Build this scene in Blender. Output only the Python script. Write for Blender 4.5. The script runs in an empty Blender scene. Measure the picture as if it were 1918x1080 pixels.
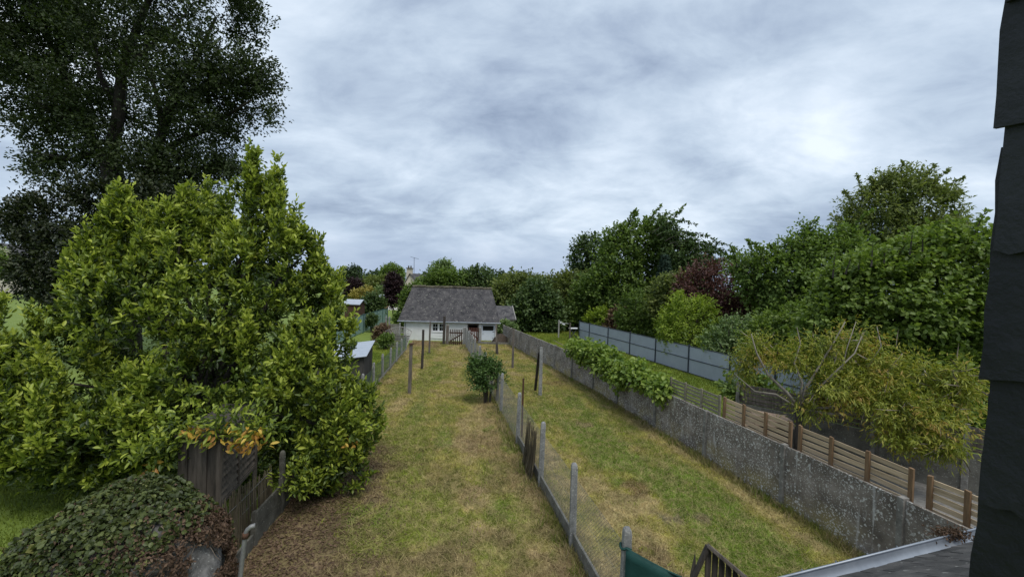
import bpy, math, random
import numpy as np
from mathutils import Matrix, Vector

# ------------------------------------------------------------------ camera, sky, light
SC = bpy.context.scene
COL = SC.collection
H = 5.5                       # eye height at the dormer window
F = 805.0                     # focal length in photo pixels (1918 wide)
PITCH, ROLL = math.radians(0.7), math.radians(2.0)
cam_data = bpy.data.cameras.new('camera')
cam_data.sensor_width = 36.0
cam_data.lens = 36.0 * F / 1918.0
cam_data.clip_start = 0.05
cam_data.clip_end = 6000
cam = bpy.data.objects.new('camera', cam_data)
COL.objects.link(cam)
RC = (Matrix.Rotation(math.pi / 2 - PITCH, 3, 'X') @ Matrix.Rotation(ROLL, 3, 'Z'))
cam.matrix_world = Matrix.Translation((0, 0, H)) @ RC.to_4x4()
SC.camera = cam

SUN_EL, SUN_AZ = math.radians(62), math.radians(150)     # azimuth clockwise from +Y (camera heading)
world = bpy.data.worlds.new('World')
SC.world = world
world.use_nodes = True


def build_world():
    nt = world.node_tree
    nt.nodes.clear()
    N, Lk = nt.nodes.new, nt.links.new
    out = N('ShaderNodeOutputWorld')
    bg = N('ShaderNodeBackground')
    bg.inputs['Strength'].default_value = 0.1
    Lk(bg.outputs[0], out.inputs[0])
    sky = N('ShaderNodeTexSky')
    sky.sky_type = 'NISHITA'
    sky.sun_disc = False
    sky.sun_elevation = SUN_EL
    sky.sun_rotation = SUN_AZ
    sky.air_density = 1.2
    tc = N('ShaderNodeTexCoord')
    sep = N('ShaderNodeSeparateXYZ')
    Lk(tc.outputs['Generated'], sep.inputs[0])

    def math_(op, a, b=None, clamp=False):
        n = N('ShaderNodeMath')
        n.operation = op
        n.use_clamp = clamp
        for i, v in enumerate((a, b)):
            if v is None:
                continue
            if isinstance(v, (int, float)):
                n.inputs[i].default_value = v
            else:
                Lk(v, n.inputs[i])
        return n.outputs[0]
    zc = math_('MAXIMUM', sep.outputs['Z'], 0.0)
    zz = math_('ADD', zc, 0.33)
    px = math_('DIVIDE', sep.outputs['X'], zz)
    py = math_('DIVIDE', sep.outputs['Y'], zz)
    comb = N('ShaderNodeCombineXYZ')
    Lk(px, comb.inputs[0])
    Lk(py, comb.inputs[1])

    def noise(scale, detail, rough, dist, loc, rot=0.0, sc=(1, 1, 1)):
        mp = N('ShaderNodeMapping')
        mp.inputs['Location'].default_value = loc
        mp.inputs['Rotation'].default_value = (0, 0, rot)
        mp.inputs['Scale'].default_value = sc
        Lk(comb.outputs[0], mp.inputs[0])
        n = N('ShaderNodeTexNoise')
        n.inputs['Scale'].default_value = scale
        n.inputs['Detail'].default_value = detail
        n.inputs['Roughness'].default_value = rough
        n.inputs['Distortion'].default_value = dist
        Lk(mp.outputs[0], n.inputs['Vector'])
        return n.outputs['Fac']
    big = noise(0.8, 2, 0.5, 0.2, (3.6, 1.1, 0))
    mid = noise(2.0, 9, 0.55, 0.35, (7.3, 2.9, 0), 0.55, (0.9, 1.1, 1))
    fine = noise(5.0, 7, 0.62, 0.5, (1.3, 9.2, 0), 0.7, (0.8, 1.2, 1))
    s = math_('ADD', math_('MULTIPLY', big, 0.38), math_('MULTIPLY', mid, 0.45))
    s = math_('ADD', s, math_('MULTIPLY', fine, 0.17))
    ramp = N('ShaderNodeValToRGB')
    e = ramp.color_ramp.elements
    e[0].position, e[0].color = 0.385, (1.95, 2.45, 3.35, 1)
    e[1].position, e[1].color = 0.62, (5.9, 6.5, 7.2, 1)
    for p, c in ((0.435, (2.7, 3.3, 4.25, 1)), (0.49, (3.6, 4.3, 5.2, 1)), (0.55, (4.6, 5.3, 6.15, 1))):
        x = e.new(p)
        x.color = c
    Lk(s, ramp.inputs[0])
    # low bank of distant blue-grey cloud along the whole horizon
    hz = N('ShaderNodeMapRange')
    hz.interpolation_type = 'SMOOTHSTEP'
    hz.inputs['From Min'].default_value = 0.0
    hz.inputs['From Max'].default_value = 0.17
    hz.inputs['To Min'].default_value = 0.8
    hz.inputs['To Max'].default_value = 0.0
    Lk(zc, hz.inputs[0])
    mh = N('ShaderNodeMix')
    mh.data_type = 'RGBA'
    Lk(hz.outputs[0], mh.inputs[0])
    Lk(ramp.outputs[0], mh.inputs[6])
    mh.inputs[7].default_value = (2.45, 3.15, 4.5, 1)
    mx = N('ShaderNodeMix')
    mx.data_type = 'RGBA'
    mx.inputs[0].default_value = 0.93
    Lk(sky.outputs[0], mx.inputs[6])
    Lk(mh.outputs[2], mx.inputs[7])
    Lk(mx.outputs[2], bg.inputs['Color'])


build_world()
sun_data = bpy.data.lights.new('sun', 'SUN')
sun_data.energy = 1.5
sun_data.angle = math.radians(25)
sun_data.color = (1.0, 0.96, 0.9)
sun = bpy.data.objects.new('sun', sun_data)
COL.objects.link(sun)
sd = Vector((math.sin(SUN_AZ) * math.cos(SUN_EL), math.cos(SUN_AZ) * math.cos(SUN_EL), math.sin(SUN_EL)))
sun.rotation_euler = sd.to_track_quat('Z', 'Y').to_euler()
sun.location = (0, 0, 60)
vs = SC.view_settings
vs.view_transform = 'Standard'
vs.look = 'None'
vs.exposure = 0.65
vs.gamma = 1.0
vs.use_curve_mapping = False
SC.cycles.use_denoising = True
SC.render.filter_size = 1.0
SC.cycles.max_bounces = 8
SC.cycles.transparent_max_bounces = 8
SC.cycles.sample_clamp_indirect = 6

# ------------------------------------------------------------------ measuring helpers
RCn = np.array(RC)


def ray(px, py):
    return RCn @ np.array([(px - 959) / F, -(py - 540) / F, -1.0])


def G(px, py, z=0.0):
    """the point at height z that the measured photo position stands for"""
    d = ray(px, py)
    t = (z - H) / d[2]
    return np.array([d[0] * t, d[1] * t, z])


def P(px, py, Y):
    """the point at distance Y down the garden"""
    d = ray(px, py)
    t = Y / d[1]
    return np.array([d[0] * t, Y, H + d[2] * t])


def proj(p):
    c = RCn.T @ (np.array(p, float) - np.array([0, 0, H]))
    return 959 + F * c[0] / -c[2], 540 - F * c[1] / -c[2]


rng = np.random.default_rng(7)
random.seed(7)


def vnoise(p, seed=0):
    p = np.asarray(p, float)
    i = np.floor(p).astype(np.int64)
    f = p - i
    f = f * f * (3 - 2 * f)
    r = 0
    for dx in (0, 1):
        for dy in (0, 1):
            for dz in (0, 1):
                h = (i[:, 0] + dx) * 374761393 + (i[:, 1] + dy) * 668265263 + (i[:, 2] + dz) * 2147483647 + seed * 1274126177
                h = (h ^ (h >> 13)) * 1274126177
                h = h & 0x7fffffff
                h = (h ^ (h >> 16)) & 0xffff
                w = (f[:, 0] if dx else 1 - f[:, 0]) * (f[:, 1] if dy else 1 - f[:, 1]) * (f[:, 2] if dz else 1 - f[:, 2])
                r = r + w * h / 65535.0
    return r


def fbm(p, seed=0, o=3):
    p = np.asarray(p, float)
    r, a, t = 0, 1.0, 0
    for k in range(o):
        r = r + a * vnoise(p * 2 ** k, seed + k)
        t += a
        a *= 0.5
    return r / t


def norm(v):
    return v / np.maximum(np.linalg.norm(v, axis=-1, keepdims=True), 1e-9)


# ------------------------------------------------------------------ object helpers
def empty(name, loc, label=None, cat=None, group=None):
    o = bpy.data.objects.new(name, None)
    COL.objects.link(o)
    o.location = loc
    o.empty_display_size = 0.2
    tag(o, label, cat, group)
    return o


def tag(o, label=None, cat=None, group=None, kind=None):
    if label:
        o['label'] = label
    if cat:
        o['category'] = cat
    if group:
        o['group'] = group
    if kind:
        o['kind'] = kind
    return o


def origin(parent):
    v = Vector((0, 0, 0))
    while parent is not None:
        v += parent.location
        parent = parent.parent
    return v


def link(name, me, parent=None, loc=(0, 0, 0)):
    o = bpy.data.objects.new(name, me)
    COL.objects.link(o)
    o.location = loc
    if parent is not None:
        o.parent = parent
    return o


class MB:
    def __init__(self):
        self.v, self.f = [], []

    def add(self, vs_, fs):
        b = len(self.v)
        self.v += [tuple(map(float, x)) for x in vs_]
        self.f += [tuple(b + i for i in f) for f in fs]
        return self

    def hexa(self, b, t):
        """b, t: four bottom and four top corners, in order"""
        return self.add(list(b) + list(t), [(3, 2, 1, 0), (4, 5, 6, 7), (0, 1, 5, 4), (1, 2, 6, 5), (2, 3, 7, 6), (3, 0, 4, 7)])

    def box(self, c, s, R=None):
        c = np.array(c, float)
        h = np.array(s, float) / 2
        pts = []
        for z in (-1, 1):
            for x, y in ((-1, -1), (1, -1), (1, 1), (-1, 1)):
                p = np.array([x, y, z]) * h
                if R is not None:
                    p = R @ p
                pts.append(c + p)
        return self.hexa(pts[:4], pts[4:])

    def beam(self, a, b, w, h, up=(0, 0, 1)):
        """a bar from a to b, w wide across and h deep along up"""
        a, b = np.array(a, float), np.array(b, float)
        d = norm(b - a)
        s = np.cross(d, np.array(up, float))
        s = norm(s) if np.linalg.norm(s) > 1e-6 else np.array([1.0, 0, 0])
        u = np.cross(s, d)
        q = [(-1, -1), (1, -1), (1, 1), (-1, 1)]
        return self.hexa([a + s * x * w / 2 + u * y * h / 2 for x, y in q], [b + s * x * w / 2 + u * y * h / 2 for x, y in q])

    def tube(self, pts, rad, seg=8, cap=True):
        pts = [np.array(p, float) for p in pts]
        n = len(pts)
        if not hasattr(rad, '__len__'):
            rad = [rad] * n
        b = len(self.v)
        prev = None
        for i, p in enumerate(pts):
            d = norm(pts[min(i + 1, n - 1)] - pts[max(i - 1, 0)])
            if prev is None:
                ref = np.array([1.0, 0, 0]) if abs(d[0]) < 0.8 else np.array([0, 1.0, 0])
            else:
                ref = prev
            s = norm(ref - d * np.dot(ref, d))
            prev = s
            u = np.cross(d, s)
            for k in range(seg):
                a = 2 * math.pi * k / seg
                self.v.append(tuple(p + (s * math.cos(a) + u * math.sin(a)) * rad[i]))
        for i in range(n - 1):
            for k in range(seg):
                k2 = (k + 1) % seg
                self.f.append((b + i * seg + k, b + i * seg + k2, b + (i + 1) * seg + k2, b + (i + 1) * seg + k))
        if cap:
            self.f.append(tuple(b + k for k in reversed(range(seg))))
            self.f.append(tuple(b + (n - 1) * seg + k for k in range(seg)))
        return self

    def build(self, name, mat, parent=None, smooth=False, bevel=0.0, loc=None):
        o0 = origin(parent) if parent is not None else Vector(loc or (0, 0, 0))
        me = bpy.data.meshes.new(name)
        va = [(x - o0.x, y - o0.y, z - o0.z) for x, y, z in self.v]
        me.from_pydata(va, [], self.f)
        me.materials.append(mat)
        if smooth:
            me.polygons.foreach_set('use_smooth', [True] * len(me.polygons))
        me.update()
        o = link(name, me, parent, (0, 0, 0) if parent is not None else o0)
        if bevel:
            m = o.modifiers.new('bevel', 'BEVEL')
            m.width = bevel
            m.segments = 2
            m.limit_method = 'ANGLE'
        return o


def fast_mesh(name, verts, loops, starts, mat, attr=None, col=None, smooth=False):
    me = bpy.data.meshes.new(name)
    nv, nl, npoly = len(verts), len(loops), len(starts)
    me.vertices.add(nv)
    me.vertices.foreach_set('co', np.ascontiguousarray(verts, np.float32).ravel())
    me.loops.add(nl)
    me.loops.foreach_set('vertex_index', np.ascontiguousarray(loops, np.int32))
    me.polygons.add(npoly)
    me.polygons.foreach_set('loop_start', np.ascontiguousarray(starts, np.int32))
    if attr is not None:
        a = me.attributes.new('tint', 'FLOAT', 'POINT')
        a.data.foreach_set('value', np.ascontiguousarray(attr, np.float32))
    if col is not None:
        a = me.attributes.new('Col', 'FLOAT_COLOR', 'POINT')
        a.data.foreach_set('color', np.ascontiguousarray(col, np.float32).ravel())
    me.materials.append(mat)
    me.update(calc_edges=True)
    if smooth:
        me.polygons.foreach_set('use_smooth', np.ones(npoly, bool))
    return me


# ------------------------------------------------------------------ materials
def new_mat(name):
    m = bpy.data.materials.new(name)
    m.use_nodes = True
    nt = m.node_tree
    bsdf = nt.nodes['Principled BSDF']
    return m, nt, bsdf


def ramp_node(nt, stops):
    r = nt.nodes.new('ShaderNodeValToRGB')
    e = r.color_ramp.elements
    e[0].position, e[0].color = stops[0][0], (*stops[0][1], 1)
    e[1].position, e[1].color = stops[-1][0], (*stops[-1][1], 1)
    for p, c in stops[1:-1]:
        x = e.new(p)
        x.color = (*c, 1)
    return r


def tex_noise(nt, scale, detail=4, rough=0.55, sc=(1, 1, 1), dist=0.0, coord='Object', loc=(0, 0, 0)):
    tc = nt.nodes.new('ShaderNodeTexCoord')
    mp = nt.nodes.new('ShaderNodeMapping')
    mp.inputs['Scale'].default_value = sc
    mp.inputs['Location'].default_value = loc
    n = nt.nodes.new('ShaderNodeTexNoise')
    n.inputs['Scale'].default_value = scale
    n.inputs['Detail'].default_value = detail
    n.inputs['Roughness'].default_value = rough
    n.inputs['Distortion'].default_value = dist
    nt.links.new(tc.outputs[coord], mp.inputs[0])
    nt.links.new(mp.outputs[0], n.inputs['Vector'])
    return n


def mix_node(nt, fac, a, b, mode='MIX'):
    m = nt.nodes.new('ShaderNodeMix')
    m.data_type = 'RGBA'
    m.blend_type = mode
    for idx, v in ((0, fac), (6, a), (7, b)):
        if isinstance(v, (int, float)):
            m.inputs[idx].default_value = v
        elif isinstance(v, tuple):
            m.inputs[idx].default_value = (*v, 1)
        else:
            nt.links.new(v, m.inputs[idx])
    return m.outputs[2]


def mat_noise(name, c1, c2, scale=6, rough=0.85, sc=(1, 1, 1), bump=0.3, bscale=None, spots=None, detail=5, metal=0.0, c3=None, per_obj=0.0, spec=0.3):
    m, nt, b = new_mat(name)
    n = tex_noise(nt, scale, detail, 0.6, sc)
    stops = [(0.3, c1), (0.7, c2)] if c3 is None else [(0.28, c1), (0.5, c2), (0.72, c3)]
    r = ramp_node(nt, stops)
    nt.links.new(n.outputs['Fac'], r.inputs[0])
    col = r.outputs[0]
    if spots:
        ss, thr, scol = spots
        tc = nt.nodes.new('ShaderNodeTexCoord')
        v = nt.nodes.new('ShaderNodeTexNoise')
        v.inputs['Scale'].default_value = ss
        v.inputs['Detail'].default_value = 2
        nt.links.new(tc.outputs['Object'], v.inputs['Vector'])
        mr = nt.nodes.new('ShaderNodeMapRange')
        mr.inputs['From Min'].default_value = thr
        mr.inputs['From Max'].default_value = thr + 0.05
        nt.links.new(v.outputs['Fac'], mr.inputs[0])
        col = mix_node(nt, mr.outputs[0], col, scol)
    if per_obj:
        oi = nt.nodes.new('ShaderNodeObjectInfo')
        mr = nt.nodes.new('ShaderNodeMapRange')
        mr.inputs['To Min'].default_value = 1 - per_obj
        mr.inputs['To Max'].default_value = 1 + per_obj
        nt.links.new(oi.outputs['Random'], mr.inputs[0])
        col = mix_node(nt, 1.0, col, mr.outputs[0], 'MULTIPLY')
    nt.links.new(col, b.inputs['Base Color'])
    b.inputs['Roughness'].default_value = rough
    b.inputs['Metallic'].default_value = metal
    b.inputs['Specular IOR Level'].default_value = spec
    if bump:
        n2 = tex_noise(nt, bscale or scale * 4, 5, 0.65, sc)
        bp = nt.nodes.new('ShaderNodeBump')
        bp.inputs['Strength'].default_value = bump
        bp.inputs['Distance'].default_value = 0.02
        nt.links.new(n2.outputs['Fac'], bp.inputs['Height'])
        nt.links.new(bp.outputs[0], b.inputs['Normal'])
    return m


def mat_leaf(name, stops, rough=0.5, trans=0.3, tboost=1.3):
    m, nt, b = new_mat(name)
    at = nt.nodes.new('ShaderNodeAttribute')
    at.attribute_name = 'tint'
    k = len(stops)
    r = ramp_node(nt, [(i / (k - 1), c) for i, c in enumerate(stops)])
    nt.links.new(at.outputs['Fac'], r.inputs[0])
    nt.links.new(r.outputs[0], b.inputs['Base Color'])
    b.inputs['Roughness'].default_value = rough
    b.inputs['Specular IOR Level'].default_value = 0.35
    tr = nt.nodes.new('ShaderNodeBsdfTranslucent')
    mm = mix_node(nt, 1.0, r.outputs[0], (tboost, tboost * 1.05, tboost * 0.6), 'MULTIPLY')
    nt.links.new(mm, tr.inputs['Color'])
    mx = nt.nodes.new('ShaderNodeMixShader')
    mx.inputs[0].default_value = trans
    nt.links.new(b.outputs[0], mx.inputs[1])
    nt.links.new(tr.outputs[0], mx.inputs[2])
    nt.links.new(mx.outputs[0], nt.nodes['Material Output'].inputs[0])
    return m


def mat_col(name, rough=0.9, fine=30, amt=0.35, bump=0.6, trans=0.0):
    """vertex colour = the turf colour at that spot, near-end shade and vignette included"""
    m, nt, b = new_mat(name)
    at = nt.nodes.new('ShaderNodeAttribute')
    at.attribute_name = 'Col'
    col = at.outputs['Color']
    if amt:
        n = tex_noise(nt, fine, 4, 0.7)
        mr = nt.nodes.new('ShaderNodeMapRange')
        mr.inputs['From Min'].default_value = 0.3
        mr.inputs['From Max'].default_value = 0.7
        mr.inputs['To Min'].default_value = 1 - amt
        mr.inputs['To Max'].default_value = 1 + amt
        nt.links.new(n.outputs['Fac'], mr.inputs[0])
        col = mix_node(nt, 1.0, col, mr.outputs[0], 'MULTIPLY')
        bp = nt.nodes.new('ShaderNodeBump')
        bp.inputs['Strength'].default_value = bump
        bp.inputs['Distance'].default_value = 0.03
        nt.links.new(n.outputs['Fac'], bp.inputs['Height'])
        nt.links.new(bp.outputs[0], b.inputs['Normal'])
    nt.links.new(col, b.inputs['Base Color'])
    b.inputs['Roughness'].default_value = rough
    b.inputs['Specular IOR Level'].default_value = 0.1
    if trans:
        tr = nt.nodes.new('ShaderNodeBsdfTranslucent')
        nt.links.new(col, tr.inputs['Color'])
        mx = nt.nodes.new('ShaderNodeMixShader')
        mx.inputs[0].default_value = trans
        nt.links.new(b.outputs[0], mx.inputs[1])
        nt.links.new(tr.outputs[0], mx.inputs[2])
        nt.links.new(mx.outputs[0], nt.nodes['Material Output'].inputs[0])
    return m


def mat_lichen_wall(name):
    """grey rendered concrete with pale lichen dots and runs, mossy foot"""
    m, nt, b = new_mat(name)
    L = nt.links.new
    base = ramp_node(nt, [(0.3, (0.10, 0.086, 0.073)), (0.5, (0.195, 0.168, 0.142)), (0.7, (0.33, 0.29, 0.25))])
    n = tex_noise(nt, 1.6, 8, 0.65)
    L(n.outputs['Fac'], base.inputs[0])
    col = base.outputs[0]
    tc = nt.nodes.new('ShaderNodeTexCoord')
    sep = nt.nodes.new('ShaderNodeSeparateXYZ')
    L(tc.outputs['Object'], sep.inputs[0])
    # mossy ochre foot
    mrz = nt.nodes.new('ShaderNodeMapRange')
    mrz.inputs['From Min'].default_value = 0.75
    mrz.inputs['From Max'].default_value = 0.3
    L(sep.outputs['Z'], mrz.inputs[0])
    n3 = tex_noise(nt, 1.1, 4, 0.6, loc=(3, 1, 0))
    mr3 = nt.nodes.new('ShaderNodeMapRange')
    mr3.inputs['From Min'].default_value = 0.42
    mr3.inputs['From Max'].default_value = 0.62
    L(n3.outputs['Fac'], mr3.inputs[0])
    mm = nt.nodes.new('ShaderNodeMath')
    mm.operation = 'MULTIPLY'
    L(mrz.outputs[0], mm.inputs[0])
    L(mr3.outputs[0], mm.inputs[1])
    col = mix_node(nt, mm.outputs[0], col, (0.30, 0.25, 0.115))
    # lichen dots, two sizes
    for sc, r0, r1, seed, amt in ((15, 0.20, 0.42, 0, 0.9), (8, 0.12, 0.24, 5, 0.95), (27, 0.2, 0.5, 9, 0.8)):
        mp = nt.nodes.new('ShaderNodeMapping')
        mp.inputs['Location'].default_value = (seed, seed, seed)
        L(tc.outputs['Object'], mp.inputs[0])
        nz = nt.nodes.new('ShaderNodeTexNoise')
        nz.inputs['Scale'].default_value = 14
        L(mp.outputs[0], nz.inputs['Vector'])
        va = nt.nodes.new('ShaderNodeVectorMath')
        va.operation = 'SCALE'
        va.inputs['Scale'].default_value = 0.09
        L(nz.outputs['Color'], va.inputs[0])
        vb = nt.nodes.new('ShaderNodeVectorMath')
        vb.operation = 'ADD'
        L(mp.outputs[0], vb.inputs[0])
        L(va.outputs[0], vb.inputs[1])
        v = nt.nodes.new('ShaderNodeTexVoronoi')
        v.inputs['Scale'].default_value = sc
        L(vb.outputs[0], v.inputs['Vector'])
        sepc = nt.nodes.new('ShaderNodeSeparateColor')
        L(v.outputs['Color'], sepc.inputs[0])
        # radius varies per cell, many cells empty
        rr = nt.nodes.new('ShaderNodeMapRange')
        rr.inputs['From Min'].default_value = 0.1
        rr.inputs['From Max'].default_value = 1.0
        rr.inputs['To Min'].default_value = 0.0
        rr.inputs['To Max'].default_value = r1
        L(sepc.outputs[0], rr.inputs[0])
        lt = nt.nodes.new('ShaderNodeMath')
        lt.operation = 'LESS_THAN'
        L(v.outputs['Distance'], lt.inputs[0])
        L(rr.outputs[0], lt.inputs[1])
        ds = tex_noise(nt, 0.8, 3, 0.6, loc=(seed * 2, 4, 1))
        dr = nt.nodes.new('ShaderNodeMapRange')
        dr.inputs['From Min'].default_value = 0.3
        dr.inputs['From Max'].default_value = 0.48
        dr.inputs['To Max'].default_value = amt
        L(ds.outputs['Fac'], dr.inputs[0])
        ml = nt.nodes.new('ShaderNodeMath')
        ml.operation = 'MULTIPLY'
        L(lt.outputs[0], ml.inputs[0])
        L(dr.outputs[0], ml.inputs[1])
        col = mix_node(nt, ml.outputs[0], col, (0.60, 0.59, 0.555))
    # pale vertical runs
    st = tex_noise(nt, 7, 3, 0.6, sc=(1, 1, 0.12), loc=(1, 2, 3))
    st2 = tex_noise(nt, 0.6, 2, 0.5, loc=(9, 2, 0))
    a1 = nt.nodes.new('ShaderNodeMapRange')
    a1.inputs['From Min'].default_value = 0.58
    a1.inputs['From Max'].default_value = 0.66
    L(st.outputs['Fac'], a1.inputs[0])
    a2 = nt.nodes.new('ShaderNodeMapRange')
    a2.inputs['From Min'].default_value = 0.42
    a2.inputs['From Max'].default_value = 0.62
    a2.inputs['To Max'].default_value = 0.7
    L(st2.outputs['Fac'], a2.inputs[0])
    am = nt.nodes.new('ShaderNodeMath')
    am.operation = 'MULTIPLY'
    L(a1.outputs[0], am.inputs[0])
    L(a2.outputs[0], am.inputs[1])
    col = mix_node(nt, am.outputs[0], col, (0.58, 0.58, 0.565))
    L(col, b.inputs['Base Color'])
    b.inputs['Roughness'].default_value = 0.92
    b.inputs['Specular IOR Level'].default_value = 0.15
    n2 = tex_noise(nt, 40, 5, 0.7)
    bp = nt.nodes.new('ShaderNodeBump')
    bp.inputs['Strength'].default_value = 0.5
    bp.inputs['Distance'].default_value = 0.02
    L(n2.outputs['Fac'], bp.inputs['Height'])
    L(bp.outputs[0], b.inputs['Normal'])
    return m


M = {}
M['lawn'] = mat_col('mown dry lawn', fine=22, amt=0.4)
M['blade'] = mat_col('grass blades', amt=0.0, trans=0.3)
M['field'] = mat_noise('green field grass', (0.115, 0.165, 0.027), (0.18, 0.235, 0.045), 0.6, 0.9, bump=0.4, bscale=20, detail=8)
M['wall'] = mat_lichen_wall('lichen concrete')
M['wallpost'] = mat_noise('grey concrete post', (0.12, 0.113, 0.10), (0.30, 0.285, 0.26), 5, 0.9, spots=(22, 0.62, (0.36, 0.36, 0.33)))
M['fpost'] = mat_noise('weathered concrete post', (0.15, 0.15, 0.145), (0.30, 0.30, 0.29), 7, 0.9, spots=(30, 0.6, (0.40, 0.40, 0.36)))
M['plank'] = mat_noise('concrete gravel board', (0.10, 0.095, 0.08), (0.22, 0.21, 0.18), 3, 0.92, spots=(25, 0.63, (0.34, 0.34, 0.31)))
M['wire'] = mat_noise('galvanised wire', (0.16, 0.17, 0.16), (0.24, 0.25, 0.24), 20, 0.6, bump=0, metal=0.3)
M['gwire'] = mat_noise('green coated wire', (0.07, 0.12, 0.085), (0.11, 0.16, 0.12), 20, 0.6, bump=0)
M['oldwood'] = mat_noise('grey weathered wood', (0.06, 0.05, 0.042), (0.19, 0.165, 0.14), 5, 0.9, sc=(3, 3, 0.35), bump=0.5, per_obj=0.2)
M['darkwood'] = mat_noise('dark rotting wood', (0.025, 0.022, 0.02), (0.085, 0.072, 0.06), 6, 0.9, sc=(3, 3, 0.3), bump=0.6, per_obj=0.25)
M['slat'] = mat_noise('new fence slat', (0.39, 0.285, 0.17), (0.60, 0.465, 0.31), 5, 0.8, sc=(0.5, 0.5, 8), bump=0.25, per_obj=0.16)
M['slatold'] = mat_noise('greyed fence slat', (0.17, 0.155, 0.11), (0.30, 0.275, 0.20), 5, 0.85, sc=(0.5, 0.5, 8), bump=0.25, per_obj=0.16)
M['slatpost'] = mat_noise('brown fence upright', (0.14, 0.085, 0.045), (0.26, 0.165, 0.09), 6, 0.8, sc=(3, 3, 0.4), bump=0.3)
M['metal'] = mat_noise('blue grey sheet', (0.345, 0.38, 0.43), (0.40, 0.435, 0.485), 1.2, 0.55, bump=0, per_obj=0.05, spec=0.4)
M['metalpost'] = mat_noise('dark blue grey steel', (0.035, 0.042, 0.06), (0.05, 0.058, 0.08), 4, 0.5, bump=0, spec=0.4)
M['slate'] = mat_noise('blue black slate', (0.011, 0.012, 0.0145), (0.024, 0.0255, 0.029), 6, 0.62, bump=0.35, bscale=25, per_obj=0.2, spec=0.3, sc=(1, 1, 1))
M['roofslate'] = mat_noise('lichened roof slate', (0.026, 0.026, 0.031), (0.115, 0.108, 0.108), 2.2, 0.8, bump=0.4, spots=(7.5, 0.64, (0.24, 0.235, 0.20)), detail=9)
M['lowslate'] = mat_noise('dusty low roof slate', (0.030, 0.029, 0.028), (0.085, 0.08, 0.075), 4, 0.75, bump=0.5, spots=(12, 0.68, (0.20, 0.20, 0.18)), per_obj=0.3)
M['ridge'] = mat_noise('mossy ridge tile', (0.05, 0.045, 0.04), (0.17, 0.15, 0.10), 6, 0.9, per_obj=0.3)
M['zinc'] = mat_noise('zinc gutter', (0.22, 0.245, 0.28), (0.33, 0.36, 0.40), 3, 0.45, bump=0.05, metal=0.5)
M['white'] = mat_noise('whitewashed wall', (0.60, 0.60, 0.60), (0.74, 0.745, 0.75), 1.5, 0.85, bump=0.3, bscale=15, detail=7)
M['whitep'] = mat_noise('white paint', (0.68, 0.69, 0.70), (0.78, 0.79, 0.80), 4, 0.6, bump=0.1)
M['door'] = mat_noise('pale blue white door', (0.58, 0.63, 0.69), (0.66, 0.70, 0.76), 3, 0.6, bump=0.1)
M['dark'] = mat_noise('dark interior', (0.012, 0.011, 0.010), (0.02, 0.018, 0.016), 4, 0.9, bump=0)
M['gate'] = mat_noise('dark brown gate paint', (0.035, 0.018, 0.012), (0.065, 0.034, 0.022), 8, 0.7, bump=0.2)
M['gate2'] = mat_noise('red brown gate paint', (0.075, 0.03, 0.022), (0.11, 0.045, 0.032), 8, 0.7, bump=0.2)
M['rust'] = mat_noise('rusty iron', (0.05, 0.03, 0.02), (0.12, 0.06, 0.035), 12, 0.9)
M['tarp'] = mat_noise('dark green shade cloth', (0.008, 0.045, 0.04), (0.014, 0.065, 0.056), 5, 0.7, bump=0.3)
M['stone'] = mat_noise('old grey stone', (0.05, 0.048, 0.045), (0.20, 0.195, 0.185), 5.5, 0.95, bump=1.0, bscale=22, spots=(30, 0.62, (0.26, 0.26, 0.24)), detail=9)
M['pipe'] = mat_noise('dull steel tube', (0.15, 0.15, 0.145), (0.26, 0.26, 0.25), 8, 0.5, metal=0.3)
M['shed'] = mat_noise('blackish shed boards', (0.035, 0.034, 0.034), (0.07, 0.066, 0.062), 5, 0.85, sc=(2, 2, 0.3), per_obj=0.2)
M['shedroof'] = mat_noise('pale steel sheet', (0.36, 0.40, 0.45), (0.46, 0.50, 0.55), 2, 0.4, bump=0.05, metal=0.2)
M['trellis'] = mat_noise('silvery trellis wood', (0.22, 0.21, 0.195), (0.36, 0.345, 0.32), 6, 0.85, per_obj=0.1)
M['trellisslat'] = mat_noise('grey trellis slat', (0.12, 0.115, 0.105), (0.22, 0.21, 0.19), 6, 0.85, per_obj=0.15)
M['reed'] = mat_noise('reed screening', (0.055, 0.045, 0.03), (0.15, 0.125, 0.08), 9, 0.9, sc=(6, 6, 0.3), bump=0.6, per_obj=0.3)
M['bark'] = mat_noise('dark bark', (0.03, 0.026, 0.022), (0.08, 0.07, 0.058), 6, 0.95, sc=(2, 2, 0.5), bump=0.8)
M['oakbark'] = mat_noise('blackish oak bark', (0.014, 0.012, 0.010), (0.042, 0.036, 0.03), 6, 0.95, sc=(2, 2, 0.5), bump=0.8)
M['palebark'] = mat_noise('pale bark', (0.16, 0.14, 0.115), (0.28, 0.25, 0.21), 6, 0.9, sc=(2, 2, 0.6), bump=0.5)
M['greenfence'] = mat_noise('grey green sheet fence', (0.19, 0.29, 0.285), (0.25, 0.35, 0.34), 1.5, 0.6, bump=0.05, per_obj=0.06)
M['greenpost'] = mat_noise('green steel post', (0.03, 0.075, 0.07), (0.045, 0.095, 0.09), 3, 0.6, bump=0)
M['cream'] = mat_noise('cream house render', (0.46, 0.41, 0.34), (0.56, 0.50, 0.42), 1, 0.9)
M['terracotta'] = mat_noise('terracotta boards', (0.30, 0.17, 0.10), (0.42, 0.25, 0.15), 2, 0.85)
M['board'] = mat_noise('pinkish chipboard', (0.40, 0.27, 0.19), (0.52, 0.37, 0.27), 3, 0.85, bump=0.2, per_obj=0.12)
M['redwood'] = mat_noise('brown hut boards', (0.06, 0.032, 0.022), (0.11, 0.06, 0.04), 4, 0.85)
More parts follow.
